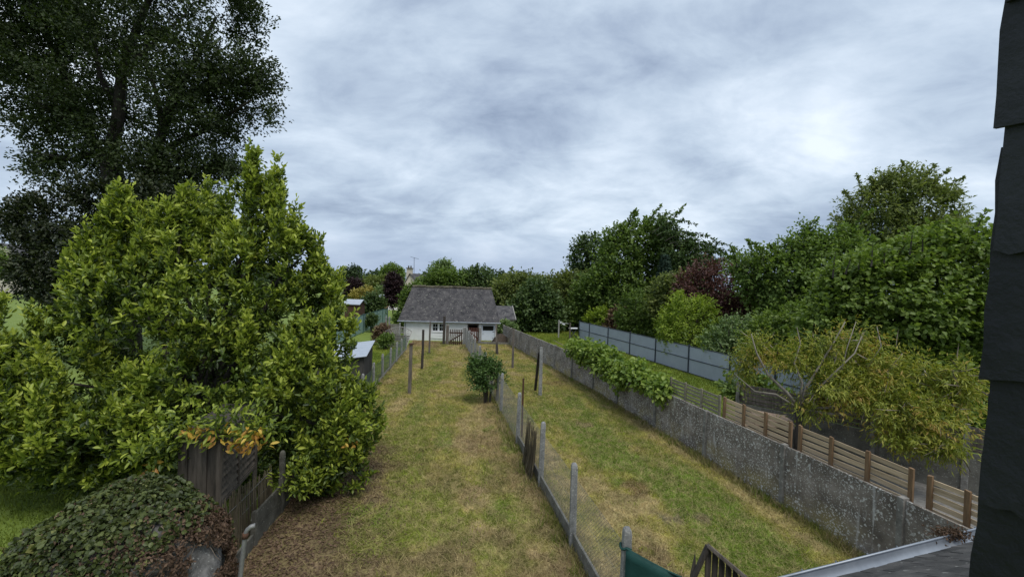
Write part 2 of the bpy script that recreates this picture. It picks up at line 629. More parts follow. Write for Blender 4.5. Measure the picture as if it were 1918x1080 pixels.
M['paving'] = mat_noise('pale paving', (0.42, 0.39, 0.35), (0.52, 0.49, 0.45), 2, 0.9)
M['earth'] = mat_noise('dark compost', (0.035, 0.027, 0.02), (0.09, 0.068, 0.05), 8, 0.95, bump=1.0, bscale=20)
M['shaded'] = mat_noise('shade-darkened concrete', (0.045, 0.043, 0.035), (0.12, 0.115, 0.095), 4, 0.92, bump=0.5, spots=(18, 0.64, (0.2, 0.2, 0.17)))  # concrete darkened in colour to paint in the shade below the bay tree
M['shelter'] = mat_noise('shade-darkened boards', (0.035, 0.03, 0.024), (0.125, 0.105, 0.085), 5, 0.9, sc=(3, 3, 0.35), bump=0.5, per_obj=0.2)  # wood colour lowered to carry the shade round the shelter
M['yard'] = mat_noise('grey gravel', (0.14, 0.135, 0.125), (0.25, 0.24, 0.225), 9, 0.95, bump=0.8, bscale=40, detail=8)
M['vineroot'] = mat_noise('dry vine stem', (0.15, 0.115, 0.085), (0.27, 0.22, 0.17), 9, 0.9)

M['laurel'] = mat_leaf('bay leaf', [(0.030, 0.052, 0.012), (0.085, 0.128, 0.02), (0.225, 0.285, 0.034), (0.43, 0.48, 0.075)], 0.42, 0.32)
M['amber'] = mat_leaf('amber bay leaf', [(0.28, 0.13, 0.035), (0.48, 0.27, 0.04), (0.60, 0.44, 0.08)], 0.5, 0.3)
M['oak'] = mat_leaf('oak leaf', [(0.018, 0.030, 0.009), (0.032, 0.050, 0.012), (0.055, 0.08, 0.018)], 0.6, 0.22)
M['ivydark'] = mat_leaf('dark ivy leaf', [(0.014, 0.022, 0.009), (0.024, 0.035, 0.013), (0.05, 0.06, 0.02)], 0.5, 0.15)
M['green'] = mat_leaf('mid green leaf', [(0.062, 0.106, 0.023), (0.114, 0.176, 0.035), (0.189, 0.260, 0.058)], 0.55, 0.35)
M['olive'] = mat_leaf('olive green leaf', [(0.075, 0.105, 0.03), (0.135, 0.17, 0.046), (0.22, 0.25, 0.07)], 0.6, 0.35)
M['darkgreen'] = mat_leaf('dark green leaf', [(0.034, 0.062, 0.02), (0.065, 0.108, 0.03), (0.115, 0.165, 0.046)], 0.55, 0.2)
M['spruce'] = mat_leaf('blue green needles', [(0.019, 0.042, 0.027), (0.034, 0.065, 0.044), (0.058, 0.098, 0.065)], 0.7, 0.1)
M['hazel'] = mat_leaf('hazel leaf', [(0.064, 0.106, 0.019), (0.128, 0.191, 0.032), (0.221, 0.293, 0.064)], 0.5, 0.35)
M['lime'] = mat_leaf('yellow green leaf', [(0.13, 0.2, 0.025), (0.22, 0.30, 0.032), (0.32, 0.39, 0.05)], 0.55, 0.35)
M['purple'] = mat_leaf('purple leaf', [(0.06, 0.026, 0.022), (0.10, 0.042, 0.036), (0.15, 0.068, 0.056)], 0.55, 0.2)
M['copper'] = mat_leaf('copper leaf', [(0.018, 0.010, 0.013), (0.03, 0.016, 0.019), (0.05, 0.026, 0.026)], 0.55, 0.15)
M['golden'] = mat_leaf('golden leaf', [(0.20, 0.18, 0.035), (0.31, 0.26, 0.06), (0.40, 0.34, 0.10)], 0.6, 0.3)
M['brown'] = mat_leaf('dead brown leaf', [(0.07, 0.042, 0.027), (0.15, 0.095, 0.06), (0.27, 0.19, 0.12)], 0.8, 0.2)
M['peach'] = mat_leaf('peach leaf', [(0.125, 0.17, 0.022), (0.215, 0.25, 0.032), (0.31, 0.32, 0.045), (0.37, 0.25, 0.06)], 0.5, 0.35)
M['kiwi'] = mat_leaf('broad vine leaf', [(0.085, 0.145, 0.028), (0.165, 0.245, 0.04), (0.29, 0.36, 0.075)], 0.45, 0.35)
M['ivy'] = mat_leaf('ivy leaf', [(0.028, 0.038, 0.012), (0.062, 0.082, 0.022), (0.125, 0.15, 0.042), (0.25, 0.24, 0.085)], 0.5, 0.2)
M['pale'] = mat_leaf('pale green leaf', [(0.096, 0.156, 0.054), (0.156, 0.228, 0.084), (0.264, 0.336, 0.156)], 0.6, 0.3)
M['rose'] = mat_leaf('rose leaf', [(0.035, 0.075, 0.018), (0.065, 0.125, 0.028), (0.11, 0.18, 0.045)], 0.5, 0.25)
M['twig'] = mat_leaf('bare twig', [(0.14, 0.115, 0.085), (0.22, 0.18, 0.14), (0.28, 0.24, 0.19)], 0.9, 0.0)
M['far'] = mat_leaf('distant woodland leaf', [(0.034, 0.058, 0.026), (0.052, 0.082, 0.034), (0.078, 0.112, 0.045)], 0.7, 0.2)


# ------------------------------------------------------------------ foliage
def leaf_arrays(pos, axis, nrm, L, W, fold=0.22, six=False, droop=0.1):
    axis = norm(axis)
    side = norm(np.cross(axis, nrm))
    n2 = np.cross(side, axis)
    L = np.broadcast_to(np.asarray(L, float), (len(pos),))[:, None]
    W = np.broadcast_to(np.asarray(W, float), (len(pos),))[:, None]
    if not six:
        mid = pos + axis * L * 0.48
        v = np.stack([pos, mid + side * W * 0.5 + n2 * W * fold, pos + axis * L - n2 * L * droop, mid - side * W * 0.5 + n2 * W * fold], 1)
        return v.reshape(-1, 3), np.array([0, 1, 2, 0, 2, 3]), 4, [3, 3]
    a1 = pos + axis * L * 0.28
    a2 = pos + axis * L * 0.68 - n2 * L * droop * 0.4
    v = np.stack([pos, a1 + side * W * 0.44 + n2 * W * fold, a2 + side * W * 0.42 + n2 * W * fold, pos + axis * L - n2 * L * droop,
                  a2 - side * W * 0.42 + n2 * W * fold, a1 - side * W * 0.44 + n2 * W * fold], 1)
    return v.reshape(-1, 3), np.array([0, 1, 2, 3, 0, 3, 4, 5]), 6, [4, 4]


def leaf_mesh(name, lf, mat, parent=None, six=False, fold=0.22, droop=0.1, kind=None):
    pos, axis, nrm, L, W, tint = lf
    v, pat, nv, sizes = leaf_arrays(pos, axis, nrm, L, W, fold, six, droop)
    n = len(pos)
    loops = (np.arange(n)[:, None] * nv + pat[None]).ravel()
    st = np.concatenate([[0], np.cumsum(sizes)[:-1]])
    starts = (np.arange(n)[:, None] * len(pat) + st[None]).ravel()
    o0 = np.array(origin(parent)) if parent is not None else np.zeros(3)
    me = fast_mesh(name, v - o0, loops, starts, mat, attr=np.repeat(np.clip(tint, 0, 1), nv))
    o = link(name, me, parent)
    if kind:
        o['kind'] = kind
    return o


LEAFPROTO = {}


def leaf_parts(parent, lf, idx, mat, fold=0.22, droop=0.1, name='leaf', stem=True):
    """single leaves, each an object, sharing a few meshes"""
    pos, axis, nrm, L, W, tint = lf
    o0 = np.array(origin(parent))
    for i in idx:
        q = int(min(4, max(0, tint[i] * 5)))
        key = (mat.name, q, fold)
        if key not in LEAFPROTO:
            v, pat, nv, sizes = leaf_arrays(np.zeros((1, 3)), np.array([[0, 1.0, 0]]), np.array([[0, 0, 1.0]]), 1.0, 1.0, fold, True, droop)
            LEAFPROTO[key] = fast_mesh('leaf', v, pat, [0, 4], mat, attr=np.full(nv, (q + 0.5) / 5))
        a = Vector(axis[i]).normalized()
        s = a.cross(Vector(nrm[i])).normalized()
        n2 = s.cross(a)
        R = Matrix((s, a, n2)).transposed().to_4x4()
        o = link(name, LEAFPROTO[key], parent)
        o.matrix_local = Matrix.Translation(Vector(pos[i] - o0)) @ R @ Matrix.Diagonal((W[i], L[i], W[i], 1))


def split(lf, mask):
    return tuple(a[mask] for a in lf)


def crown(lobes, n, k, L, W, up=0.3, gap=0.0, gs=1.0, depth=0.22, twig=0.5, spread=0.8, flat=0.8, rough=0.3, tipt=0.25, base_t=0.45, seed=0, zmin=0.15, cull=0.72, hang=0.0):
    """leaf sprays over a set of ellipsoid lobes [(c, r)]"""
    r_ = np.random.default_rng(seed + 11)
    C = np.array([l[0] for l in lobes], float)
    R = np.array([l[1] for l in lobes], float)
    wt = R[:, 0] * R[:, 1] + R[:, 0] * R[:, 2] + R[:, 1] * R[:, 2]
    pts, outs = [], []
    got = 0
    for _ in range(12):
        m = int(n * 1.5)
        li = r_.choice(len(C), m, p=wt / wt.sum())
        u = norm(r_.normal(size=(m, 3)))
        rr = 1 - np.abs(r_.normal(size=m)) * depth
        rr = np.maximum(rr, 0.1)
        bump = 1 - rough / 2 + rough * 1.0 * vnoise(u * 2.7 + li[:, None] * 7.1 + seed, seed)
        p = C[li] + u * (rr * bump)[:, None] * R[li]
        ok = p[:, 2] > zmin
        if len(C) > 1:
            for j in range(len(C)):
                q = ((p - C[j]) / R[j])
                ok &= ~((np.einsum('ij,ij->i', q, q) < cull ** 2) & (li != j))
        if gap > 0:
            ok &= fbm(p / gs + seed * 3.3, seed + 3, 2) > gap
        pts.append(p[ok])
        outs.append(norm(u[ok] / R[li][ok]))
        got += ok.sum()
        if got >= n:
            break
    p = np.concatenate(pts)[:n]
    o = np.concatenate(outs)[:n]
    n = len(p)
    tw = norm(o + np.array([0, 0, up]) + r_.normal(size=(n, 3)) * 0.35)
    tl = twig * r_.uniform(0.6, 1.4, n)
    tt = r_.uniform(-0.28, 0.28, n)
    f = (np.arange(k) + 0.5) / k
    pos = (p[:, None] + tw[:, None] * (f[None, :, None] - 0.5) * tl[:, None, None])
    pos = pos + r_.normal(size=pos.shape) * 0.08 * twig
    ax = tw[:, None] * (0.45 + 0.5 * f[None, :, None]) + r_.normal(size=pos.shape) * spread * 0.6
    ax[..., 2] -= hang
    nr = np.array([0, 0, flat]) + o[:, None] * 0.5 + r_.normal(size=pos.shape) * 0.4
    ti = base_t + tt[:, None] + tipt * (f[None] - 0.5) * 2 + r_.normal(size=(n, k)) * 0.12
    ls = r_.uniform(0.7, 1.25, (n, k))
    return (pos.reshape(-1, 3), norm(ax.reshape(-1, 3)), norm(nr.reshape(-1, 3)), (L * ls).ravel(), (W * ls).ravel(), ti.ravel())


def pxlobes(spec, Y, squash=0.9):
    out = []
    for s in spec:
        px, py, rx, ry = s[:4]
        y = Y + (s[4] if len(s) > 4 else 0)
        c = P(px, py, y)
        a, b = rx * y / F, ry * y / F
        out.append((c, (a, squash * (a + b) / 2, b)))
    return out


def trunk_tubes(base, lobes, r0, fork=0.4, seed=0, n_limb=None, seg=8):
    """returns (trunk MB, [limb MBs])"""
    rr = random.Random(seed)
    base = np.array(base, float)
    top = np.mean([l[0] for l in lobes], axis=0)
    hgt = max(top[2] - base[2], 1.0)
    fk = base + (top - base) * fork * np.array([0.6, 0.6, 1])
    pts, rad = [], []
    for i in range(6):
        t = i / 5
        p = base + (fk - base) * t
        p = p + np.array([rr.uniform(-1, 1), rr.uniform(-1, 1), 0]) * r0 * 0.5 * (0 < i < 5)
        pts.append(p)
        rad.append(r0 * (1.25 - 0.45 * t) if i else r0 * 1.45)
    tr = MB().tube(pts, rad, seg)
    limbs = []
    for l in lobes[:n_limb]:
        c = l[0] + np.array([0, 0, l[1][2] * 0.3])
        s = pts[rr.choice([3, 4, 5])]
        q, rd = [], []
        for i in range(6):
            t = i / 5
            p = s + (c - s) * t + np.array([0, 0, math.sin(t * math.pi) * 0.06 * hgt])
            if 0 < i:
                p = p + np.array([rr.uniform(-1, 1) for _ in range(3)]) * 0.03 * hgt
            q.append(p)
            rd.append(r0 * 0.55 * (1 - 0.82 * t))
        limbs.append(MB().tube(q, rd, 6))
    return tr, limbs


def shoots(parent, starts, dirs, length, nleaf, L, W, leaf, seed=0, sag=0.5, r=0.02, bark='bark', tint=0.5, tipt=0.25, name='shoot_leaves', stems=True, hang=0.0):
    """long free shoots set with leaves; stems are one mesh each"""
    r_ = np.random.default_rng(seed + 900)
    A = [[] for _ in range(6)]
    for s0, d0 in zip(starts, dirs):
        ln = length * r_.uniform(.6, 1.3)
        d0 = norm(np.array(d0, float) + r_.normal(size=3) * .18)
        f = np.linspace(0, 1, 7)
        pts = np.array(s0)[None] + d0[None] * (f * ln)[:, None] + np.array([0, 0, -1.0])[None] * (sag * ln * f ** 2)[:, None]
        if stems:
            MB().tube(list(pts), list(r * (1 - .8 * f)), 5).build('shoot', M[bark], parent)
        g = r_.uniform(.12, 1.02, nleaf)
        p = np.stack([np.interp(g, f, pts[:, k]) for k in range(3)], 1)
        tg = norm(np.stack([np.interp(np.minimum(g + .1, 1), f, pts[:, k]) - np.interp(np.maximum(g - .1, 0), f, pts[:, k]) for k in range(3)], 1))
        ax = norm(tg * .6 + r_.normal(size=(nleaf, 3)) * .6 - np.array([0, 0, hang]))
        A[0].append(p)
        A[1].append(ax)
        A[2].append(norm(r_.normal(size=(nleaf, 3)) * .5 + np.array([0, 0, .7])))
        sc_ = r_.uniform(.7, 1.25, nleaf)
        A[3].append(L * sc_)
        A[4].append(W * sc_)
        A[5].append(tint + tipt * (g - .5) + r_.normal(size=nleaf) * .12)
    lf = tuple(np.concatenate(a) for a in A)
    return leaf_mesh(name, lf, M[leaf], parent, kind='stuff')


def tree(name, label, cat, base, lobes, n, k, L, W, leaf, bark='bark', r0=0.15, fork=0.4, limbs=None, group=None, six=False, seed=0, **kw):
    t = empty(name, tuple(base), label, cat, group)
    tr, lm = trunk_tubes(base, lobes, r0, fork, seed, limbs)
    tr.build('trunk', M[bark], t, smooth=True)
    for m_ in lm:
        m_.build('branch', M[bark], t, smooth=True)
    lf = crown(lobes, n, k, L, W, seed=seed, **kw)
    leaf_mesh('crown', lf, M[leaf], t, six=six, kind='stuff')
    return t, lf


# ------------------------------------------------------------------ boundary lines of the plots
def Lx(y):
    return np.interp(y, [3, 7.8, 9.95, 21.2, 34.9, 45], [-4.35, -4.95, -5.2, -6.66, -8.2, -9.4])


def Mx(y):
    return 1.45 - 0.19 * (np.asarray(y, float) - 8.94)


WY = [3.0, 11.0, 22.2, 32.3, 40.2]
WX = [8.9, 7.16, 4.5, 1.57, -0.7]


def Wx(y):
    return np.interp(y, WY, WX)


def wall_at(px, z=1.6, off=0.0):
    """where the boundary wall is crossed at that column"""
    lo, hi = 4.0, 40.0
    for _ in range(50):
        mid = (lo + hi) / 2
        x, _y = proj((Wx(mid) + off, mid, z))
        if x > px:
            lo = mid
        else:
            hi = mid
    y = (lo + hi) / 2
    return np.array([Wx(y) + off, y, z])


# ------------------------------------------------------------------ ground
me = fast_mesh('ground', np.array([(-2500, -300, -0.03), (2500, -300, -0.03), (2500, 4000, -0.03), (-2500, 4000, -0.03)]), [0, 1, 2, 3], [0], M['field'])
tag(link('ground', me), 'green grass fields and neighbouring lawns', None, None, 'structure')

STRAW = np.array([0.42, 0.34, 0.17])
YEL = np.array([0.345, 0.315, 0.078])
GRN = np.array([0.205, 0.24, 0.042])
LUSH = np.array([0.135, 0.21, 0.028])
BRN = np.array([0.225, 0.15, 0.098])
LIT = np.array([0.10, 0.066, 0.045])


def sm(a, b, x):
    t = np.clip((x - a) / (b - a), 0, 1)
    return t * t * (3 - 2 * t)


def mixc(a, b, t):
    return a + (b - a) * t[:, None]


def lawn_col(x, y, right):
    p = np.stack([x, y, np.zeros_like(x)], 1)
    n1 = fbm(p * 0.55, 1)
    n2 = fbm(p * 1.6 + 5, 2)
    n3 = fbm(p * 5.0 + 9, 4)
    n4 = fbm(p * np.array([0.9, 0.28, 1]) + 3, 8)
    lx, mx, wx = Lx(y), Mx(y), Wx(y)
    c = np.tile(STRAW, (len(x), 1))
    band = np.sin((x + 0.155 * y) * 5.2 + 1.5 * n1)
    if not right:
        u = (x - lx) / (mx - lx)
        g = 0.55 + 0.5 * np.exp(-((u - 0.42) / 0.14) ** 2) + 1.6 * (n4 - 0.5) + 1.2 * (n2 - 0.5) + 0.13 * band
        c = mixc(c, np.tile(YEL, (len(x), 1)), sm(0.25, 0.6, g))
        c = mixc(c, np.tile(GRN, (len(x), 1)), sm(0.6, 1.0, g + 0.25 * sm(16, 8, y)))
        dry = sm(0.66, 0.9, u + 0.5 * (n1 - 0.5)) * sm(24, 14, y)
        c = mixc(c, np.tile(BRN * 1.25, (len(x), 1)), dry * (0.4 + 0.6 * n2))
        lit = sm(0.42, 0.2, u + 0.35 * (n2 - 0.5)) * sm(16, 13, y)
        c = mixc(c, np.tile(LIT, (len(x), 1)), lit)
        c = mixc(c, np.tile(BRN * 0.9, (len(x), 1)), sm(17, 8, y) * sm(0.42, 0.6, fbm(p * 1.1 + 31, 41)) * 0.75)  # brown patches, thicker near the window to paint in shade and vignette
        c = mixc(c, np.tile(LUSH, (len(x), 1)), sm(0.64, 0.74, fbm(p * np.array([1.3, .6, 1]) + 17, 43)) * 0.8)
        far = sm(33, 36.5, y + 2 * (n1 - 0.5)) * sm(0.62, 0.4, u)
        c = mixc(c, np.tile(BRN * 1.3, (len(x), 1)), far * 0.9)
    else:
        u = (x - mx) / (wx - mx)
        g = 0.62 + 0.45 * np.exp(-((u - 0.62) / 0.2) ** 2) * sm(30, 16, y) + 1.7 * (n4 - 0.5) + 1.2 * (n2 - 0.5) + 0.13 * band
        c = mixc(c, np.tile(YEL, (len(x), 1)), sm(0.2, 0.5, g))
        c = mixc(c, np.tile(GRN, (len(x), 1)), sm(0.5, 0.95, g))
        c = mixc(c, np.tile(LUSH, (len(x), 1)), sm(0.95, 1.3, g + 0.15 * sm(18, 10, y)))
        dry = sm(0.16, 0.03, u + 0.12 * (n2 - 0.5))
        c = mixc(c, np.tile(STRAW * 0.85, (len(x), 1)), dry * 0.8)
        clip_ = sm(0.055, 0.02, np.abs(u - 0.9 + 0.05 * (n1 - 0.5))) * sm(0.35, 0.6, n2)
        c = mixc(c, np.tile(STRAW * 1.1, (len(x), 1)), clip_ * 0.9)
        foot = sm(0.93, 0.985, u)
        c = mixc(c, np.tile(np.array([0.14, 0.11, 0.06]), (len(x), 1)), foot * 0.7)
        # worn bare spots
        for (bx, by), rr_, bc in ((G(1190, 915)[:2], 0.45, (0.17, 0.10, 0.055)), (G(1258, 975)[:2], 0.3, (0.24, 0.20, 0.14)), (G(1318, 972)[:2], 0.2, (0.24, 0.20, 0.13)),
                                  (G(1095, 798)[:2], 0.35, (0.20, 0.16, 0.10)), (G(1040, 720)[:2], 0.7, (0.26, 0.19, 0.08)), (G(1215, 1040)[:2], 0.5, (0.16, 0.11, 0.06))):
            d = np.hypot(x - bx, y - by)
            c = mixc(c, np.tile(np.array(bc), (len(x), 1)), sm(rr_ * 1.3, rr_ * 0.6, d + 0.5 * (n3 - 0.5)) * 0.85)
    n5 = fbm(p * 9.0 + 2, 14)
    if not right:
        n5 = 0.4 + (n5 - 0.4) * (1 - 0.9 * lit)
    c = mixc(c, np.tile(STRAW * 1.05, (len(x), 1)), sm(0.5, 0.72, n5) * 0.6)
    c = mixc(c, np.tile(GRN * 0.8, (len(x), 1)), sm(0.5, 0.3, n5) * 0.45)
    c = c * (0.55 + 0.9 * n3)[:, None]
    return np.clip(c, 0.01, 0.7)


def lawn_h(x, y):
    p = np.stack([x, y, np.zeros_like(x)], 1)
    return 0.02 + 0.05 * (fbm(p * 0.9, 21) - 0.5) + 0.03 * (fbm(p * 4, 22) - 0.5)


for nm, fa, fb, right, y0, y1 in (('lawn_left', Lx, Mx, False, 3.5, 38.4), ('lawn_right', Mx, Wx, True, 3.5, 40.0)):
    ys = [y0]
    while ys[-1] < y1:
        ys.append(min(y1, ys[-1] + 0.012 * ys[-1]))
    ys = np.array(ys)
    nu = 90
    U = np.linspace(0, 1, nu)
    YY, UU = np.meshgrid(ys, U, indexing='ij')
    XX = fa(YY) * (1 - UU) + fb(YY) * UU
    x, y = XX.ravel(), YY.ravel()
    z = lawn_h(x, y)
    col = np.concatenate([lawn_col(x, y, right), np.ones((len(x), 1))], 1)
    ny = len(ys)
    i = (np.arange(ny - 1)[:, None] * nu + np.arange(nu - 1)[None]).ravel()
    loops = np.stack([i, i + 1, i + nu + 1, i + nu], 1).ravel()
    me = fast_mesh(nm, np.stack([x, y, z], 1), loops, np.arange(len(i)) * 4, M['lawn'], col=col, smooth=True)
    tag(link(nm, me), 'mown, partly dried grass strip ' + ('between wire fence and concrete wall' if right else 'between the two wire fences'), None, None, 'structure')
    # blades: short, denser near the window
    n = 230000
    r_ = np.random.default_rng(31 + right)
    t = r_.uniform(0, 1, n)
    yy = 5.0 * (y1 / 5.0) ** t
    uu = r_.uniform(0.005, 0.995, n)
    xx = fa(yy) * (1 - uu) + fb(yy) * uu
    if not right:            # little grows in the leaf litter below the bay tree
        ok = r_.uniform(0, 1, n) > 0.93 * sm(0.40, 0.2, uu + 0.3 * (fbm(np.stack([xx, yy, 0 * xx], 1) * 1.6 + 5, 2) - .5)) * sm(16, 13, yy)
        xx, yy, uu = xx[ok], yy[ok], uu[ok]
        n = len(xx)
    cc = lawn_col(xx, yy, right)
    cc = cc * r_.uniform(0.6, 1.6, n)[:, None]
    straw = r_.uniform(0, 1, n) < 0.28
    cc[straw] = cc[straw] * 0.4 + STRAW * 1.15 * 0.6
    hz = lawn_h(xx, yy)
    tall = 0.035 + 0.05 * r_.uniform(0, 1, n) ** 2 + 0.0012 * yy
    edge = np.exp(-np.minimum(uu, 1 - uu) / 0.02)
    tall = tall * (1 + 1.6 * edge * r_.uniform(0, 1, n))
    wd = 0.006 + 0.0012 * yy
    an = r_.uniform(0, 2 * np.pi, n)
    lean = r_.normal(size=(n, 2)) * 0.95 * tall[:, None]
    lean[straw] *= 2.2
    b = np.stack([xx, yy, hz - 0.004], 1)
    s = np.stack([np.cos(an), np.sin(an), 0 * an], 1) * wd[:, None] * 0.5
    tip = b + np.concatenate([lean, tall[:, None]], 1)
    v = np.stack([b - s, b + s, tip], 1).reshape(-1, 3)
    col = np.repeat(np.concatenate([cc, np.ones((n, 1))], 1), 3, axis=0)
    me = fast_mesh('grass', v, np.arange(3 * n), np.arange(n) * 3, M['blade'], col=col)
    tag(link('grass', me), 'short dry grass blades covering the ' + ('right strip by the wall' if right else 'left strip beside the laurel'), 'grass', None, 'stuff')

def field_grass(x0, x1, y0, y1, n, label, seed, ok=None):
    r_ = np.random.default_rng(seed)
    yy = y0 * (y1 / y0) ** r_.uniform(0, 1, n)
    xx = r_.uniform(x0, x1, n)
    if ok is not None:
        k_ = ok(xx, yy)
        xx, yy = xx[k_], yy[k_]
        n = len(xx)
    nz = fbm(np.stack([xx, yy, 0 * xx], 1) * .8, seed)
    cc = mixc(np.tile(np.array([.15, .20, .03]), (n, 1)), np.tile(np.array([.27, .31, .055]), (n, 1)), sm(.3, .7, nz)) * r_.uniform(.6, 1.5, n)[:, None]
    hh = r_.uniform(.04, .11, n) + .001 * yy
    wd = .008 + .0014 * yy
    an = r_.uniform(0, 6.283, n)
    b = np.stack([xx, yy, np.full(n, -.032)], 1)
    s_ = np.stack([np.cos(an), np.sin(an), 0 * an], 1) * wd[:, None] * .5
    v = np.stack([b - s_, b + s_, b + np.stack([r_.normal(size=n) * .03, r_.normal(size=n) * .03, hh], 1)], 1).reshape(-1, 3)
    me = fast_mesh('grass', v, np.arange(3 * n), np.arange(n) * 3, M['blade'], col=np.repeat(np.concatenate([cc, np.ones((n, 1))], 1), 3, axis=0))
    tag(link('grass', me), label, 'grass', None, 'stuff')


field_grass(-14, -4.5, 4.5, 12, 40000, 'lush green grass at the left beside the ivy mound', 301, lambda x, y: x < Lx(y) - .1)
field_grass(-14, -6.5, 18, 36, 40000, 'bright green lawn behind the dark garden shed', 302, lambda x, y: x < Lx(y) - .1)
field_grass(-1, 14, 16.2, 52, 110000, 'bright green lawn between the concrete wall and the metal fence', 303, lambda x, y: x > np.where(y < 40, Wx(np.minimum(y, 40)), .4) + .15)

def tufts(name, label, pts, nb, hh, col, seed):
    r_ = np.random.default_rng(seed)
    P_ = np.repeat(np.array(pts, float), nb, axis=0)
    n = len(P_)
    P_[:, :2] += r_.normal(size=(n, 2)) * .09
    h_ = hh * r_.uniform(.4, 1.25, n)
    an = r_.uniform(0, 6.283, n)
    s_ = np.stack([np.cos(an), np.sin(an), 0 * an], 1) * (.005 + .0007 * P_[:, 1])[:, None]
    tip = P_ + np.stack([r_.normal(size=n) * .45 * h_, r_.normal(size=n) * .45 * h_, h_], 1)
    v = np.stack([P_ - s_, P_ + s_, tip], 1).reshape(-1, 3)
    ti = np.repeat(r_.integers(0, len(col), len(pts)), nb)
    cc = np.array(col)[ti] * r_.uniform(.6, 1.4, n)[:, None]
    me = fast_mesh(name, v, np.arange(3 * n), np.arange(n) * 3, M['blade'], col=np.repeat(np.concatenate([cc, np.ones((n, 1))], 1), 3, axis=0))
    tag(link(name, me), label, 'grass', None, 'stuff')


r_ = np.random.default_rng(401)
tp_list = []
for _ in range(420):
    y_ = 6 * (38 / 6) ** r_.uniform()
    tp_list.append((float(Mx(y_)) + r_.normal() * .16, y_, .0))
for _ in range(330):
    y_ = 8 * (39 / 8) ** r_.uniform()
    tp_list.append((float(Wx(y_)) - .1 - abs(r_.normal()) * .1, y_, .0))
for _ in range(160):
    y_ = 15 * (33 / 15) ** r_.uniform()
    tp_list.append((float(Lx(y_)) + r_.normal() * .12, y_, .0))
tufts('grass_fringe', 'longer straggly grass along the feet of fences and wall', tp_list, 26, .2, [(.17, .22, .04), (.34, .29, .13), (.26, .26, .07), (.38, .31, .17)], 402)
tp_list = []
for _ in range(260):
    y_ = 6.5 * (30 / 6.5) ** r_.uniform()
    u_ = r_.uniform(.08, .92)
    tp_list.append((float(Lx(y_) * (1 - u_) + Wx(y_) * u_), y_, .01))
tufts('lawn_weeds', 'scattered yellow-green grass tufts standing out of the lawns', tp_list, 22, .09, [(.36, .40, .06), (.28, .34, .05), (.40, .36, .14)], 403)

# leaf litter under the bay tree
n = 8000
r_ = np.random.default_rng(5)
yy = r_.uniform(6.5, 14, n)
uu = np.abs(r_.normal(0, 0.2, n)) + 0.01
xx = Lx(yy) + uu * (Mx(yy) - Lx(yy))
lf = (np.stack([xx, yy, lawn_h(xx, yy) + r_.uniform(0.004, 0.03, n)], 1), norm(np.stack([r_.normal(size=n), r_.normal(size=n), r_.normal(size=n) * 0.25], 1)),
      norm(np.stack([r_.normal(size=n) * 0.4, r_.normal(size=n) * 0.4, np.ones(n)], 1)), r_.uniform(0.05, 0.1, n), r_.uniform(0.02, 0.04, n), r_.uniform(0, 0.8, n))
o = leaf_mesh('leaf_litter', lf, M['brown'])
tag(o, 'brown fallen leaves on the ground under the laurel', 'leaf litter', None, 'stuff')

# pale paving by the distant hut
c = G(728, 577)
m_ = MB().hexa([(c[0] - 3, c[1] - 4, -0.028), (c[0] + 3, c[1] - 4, -0.028), (c[0] + 3, c[1] + 6, -0.028), (c[0] - 3, c[1] + 6, -0.028)],
               [(c[0] - 3, c[1] - 4, 0.02), (c[0] + 3, c[1] - 4, 0.02), (c[0] + 3, c[1] + 6, 0.02), (c[0] - 3, c[1] + 6, 0.02)])
tag(m_.build('paving', M['paving'], loc=(c[0], c[1], 0)), 'pale paved terrace behind the green sheet fence', None, None, 'structure')

# ------------------------------------------------------------------ concrete boundary wall on the right
def ground_dir(f, y):
    d = np.array([f(y + 0.5) - f(y - 0.5), 1.0])
    return d / np.linalg.norm(d)


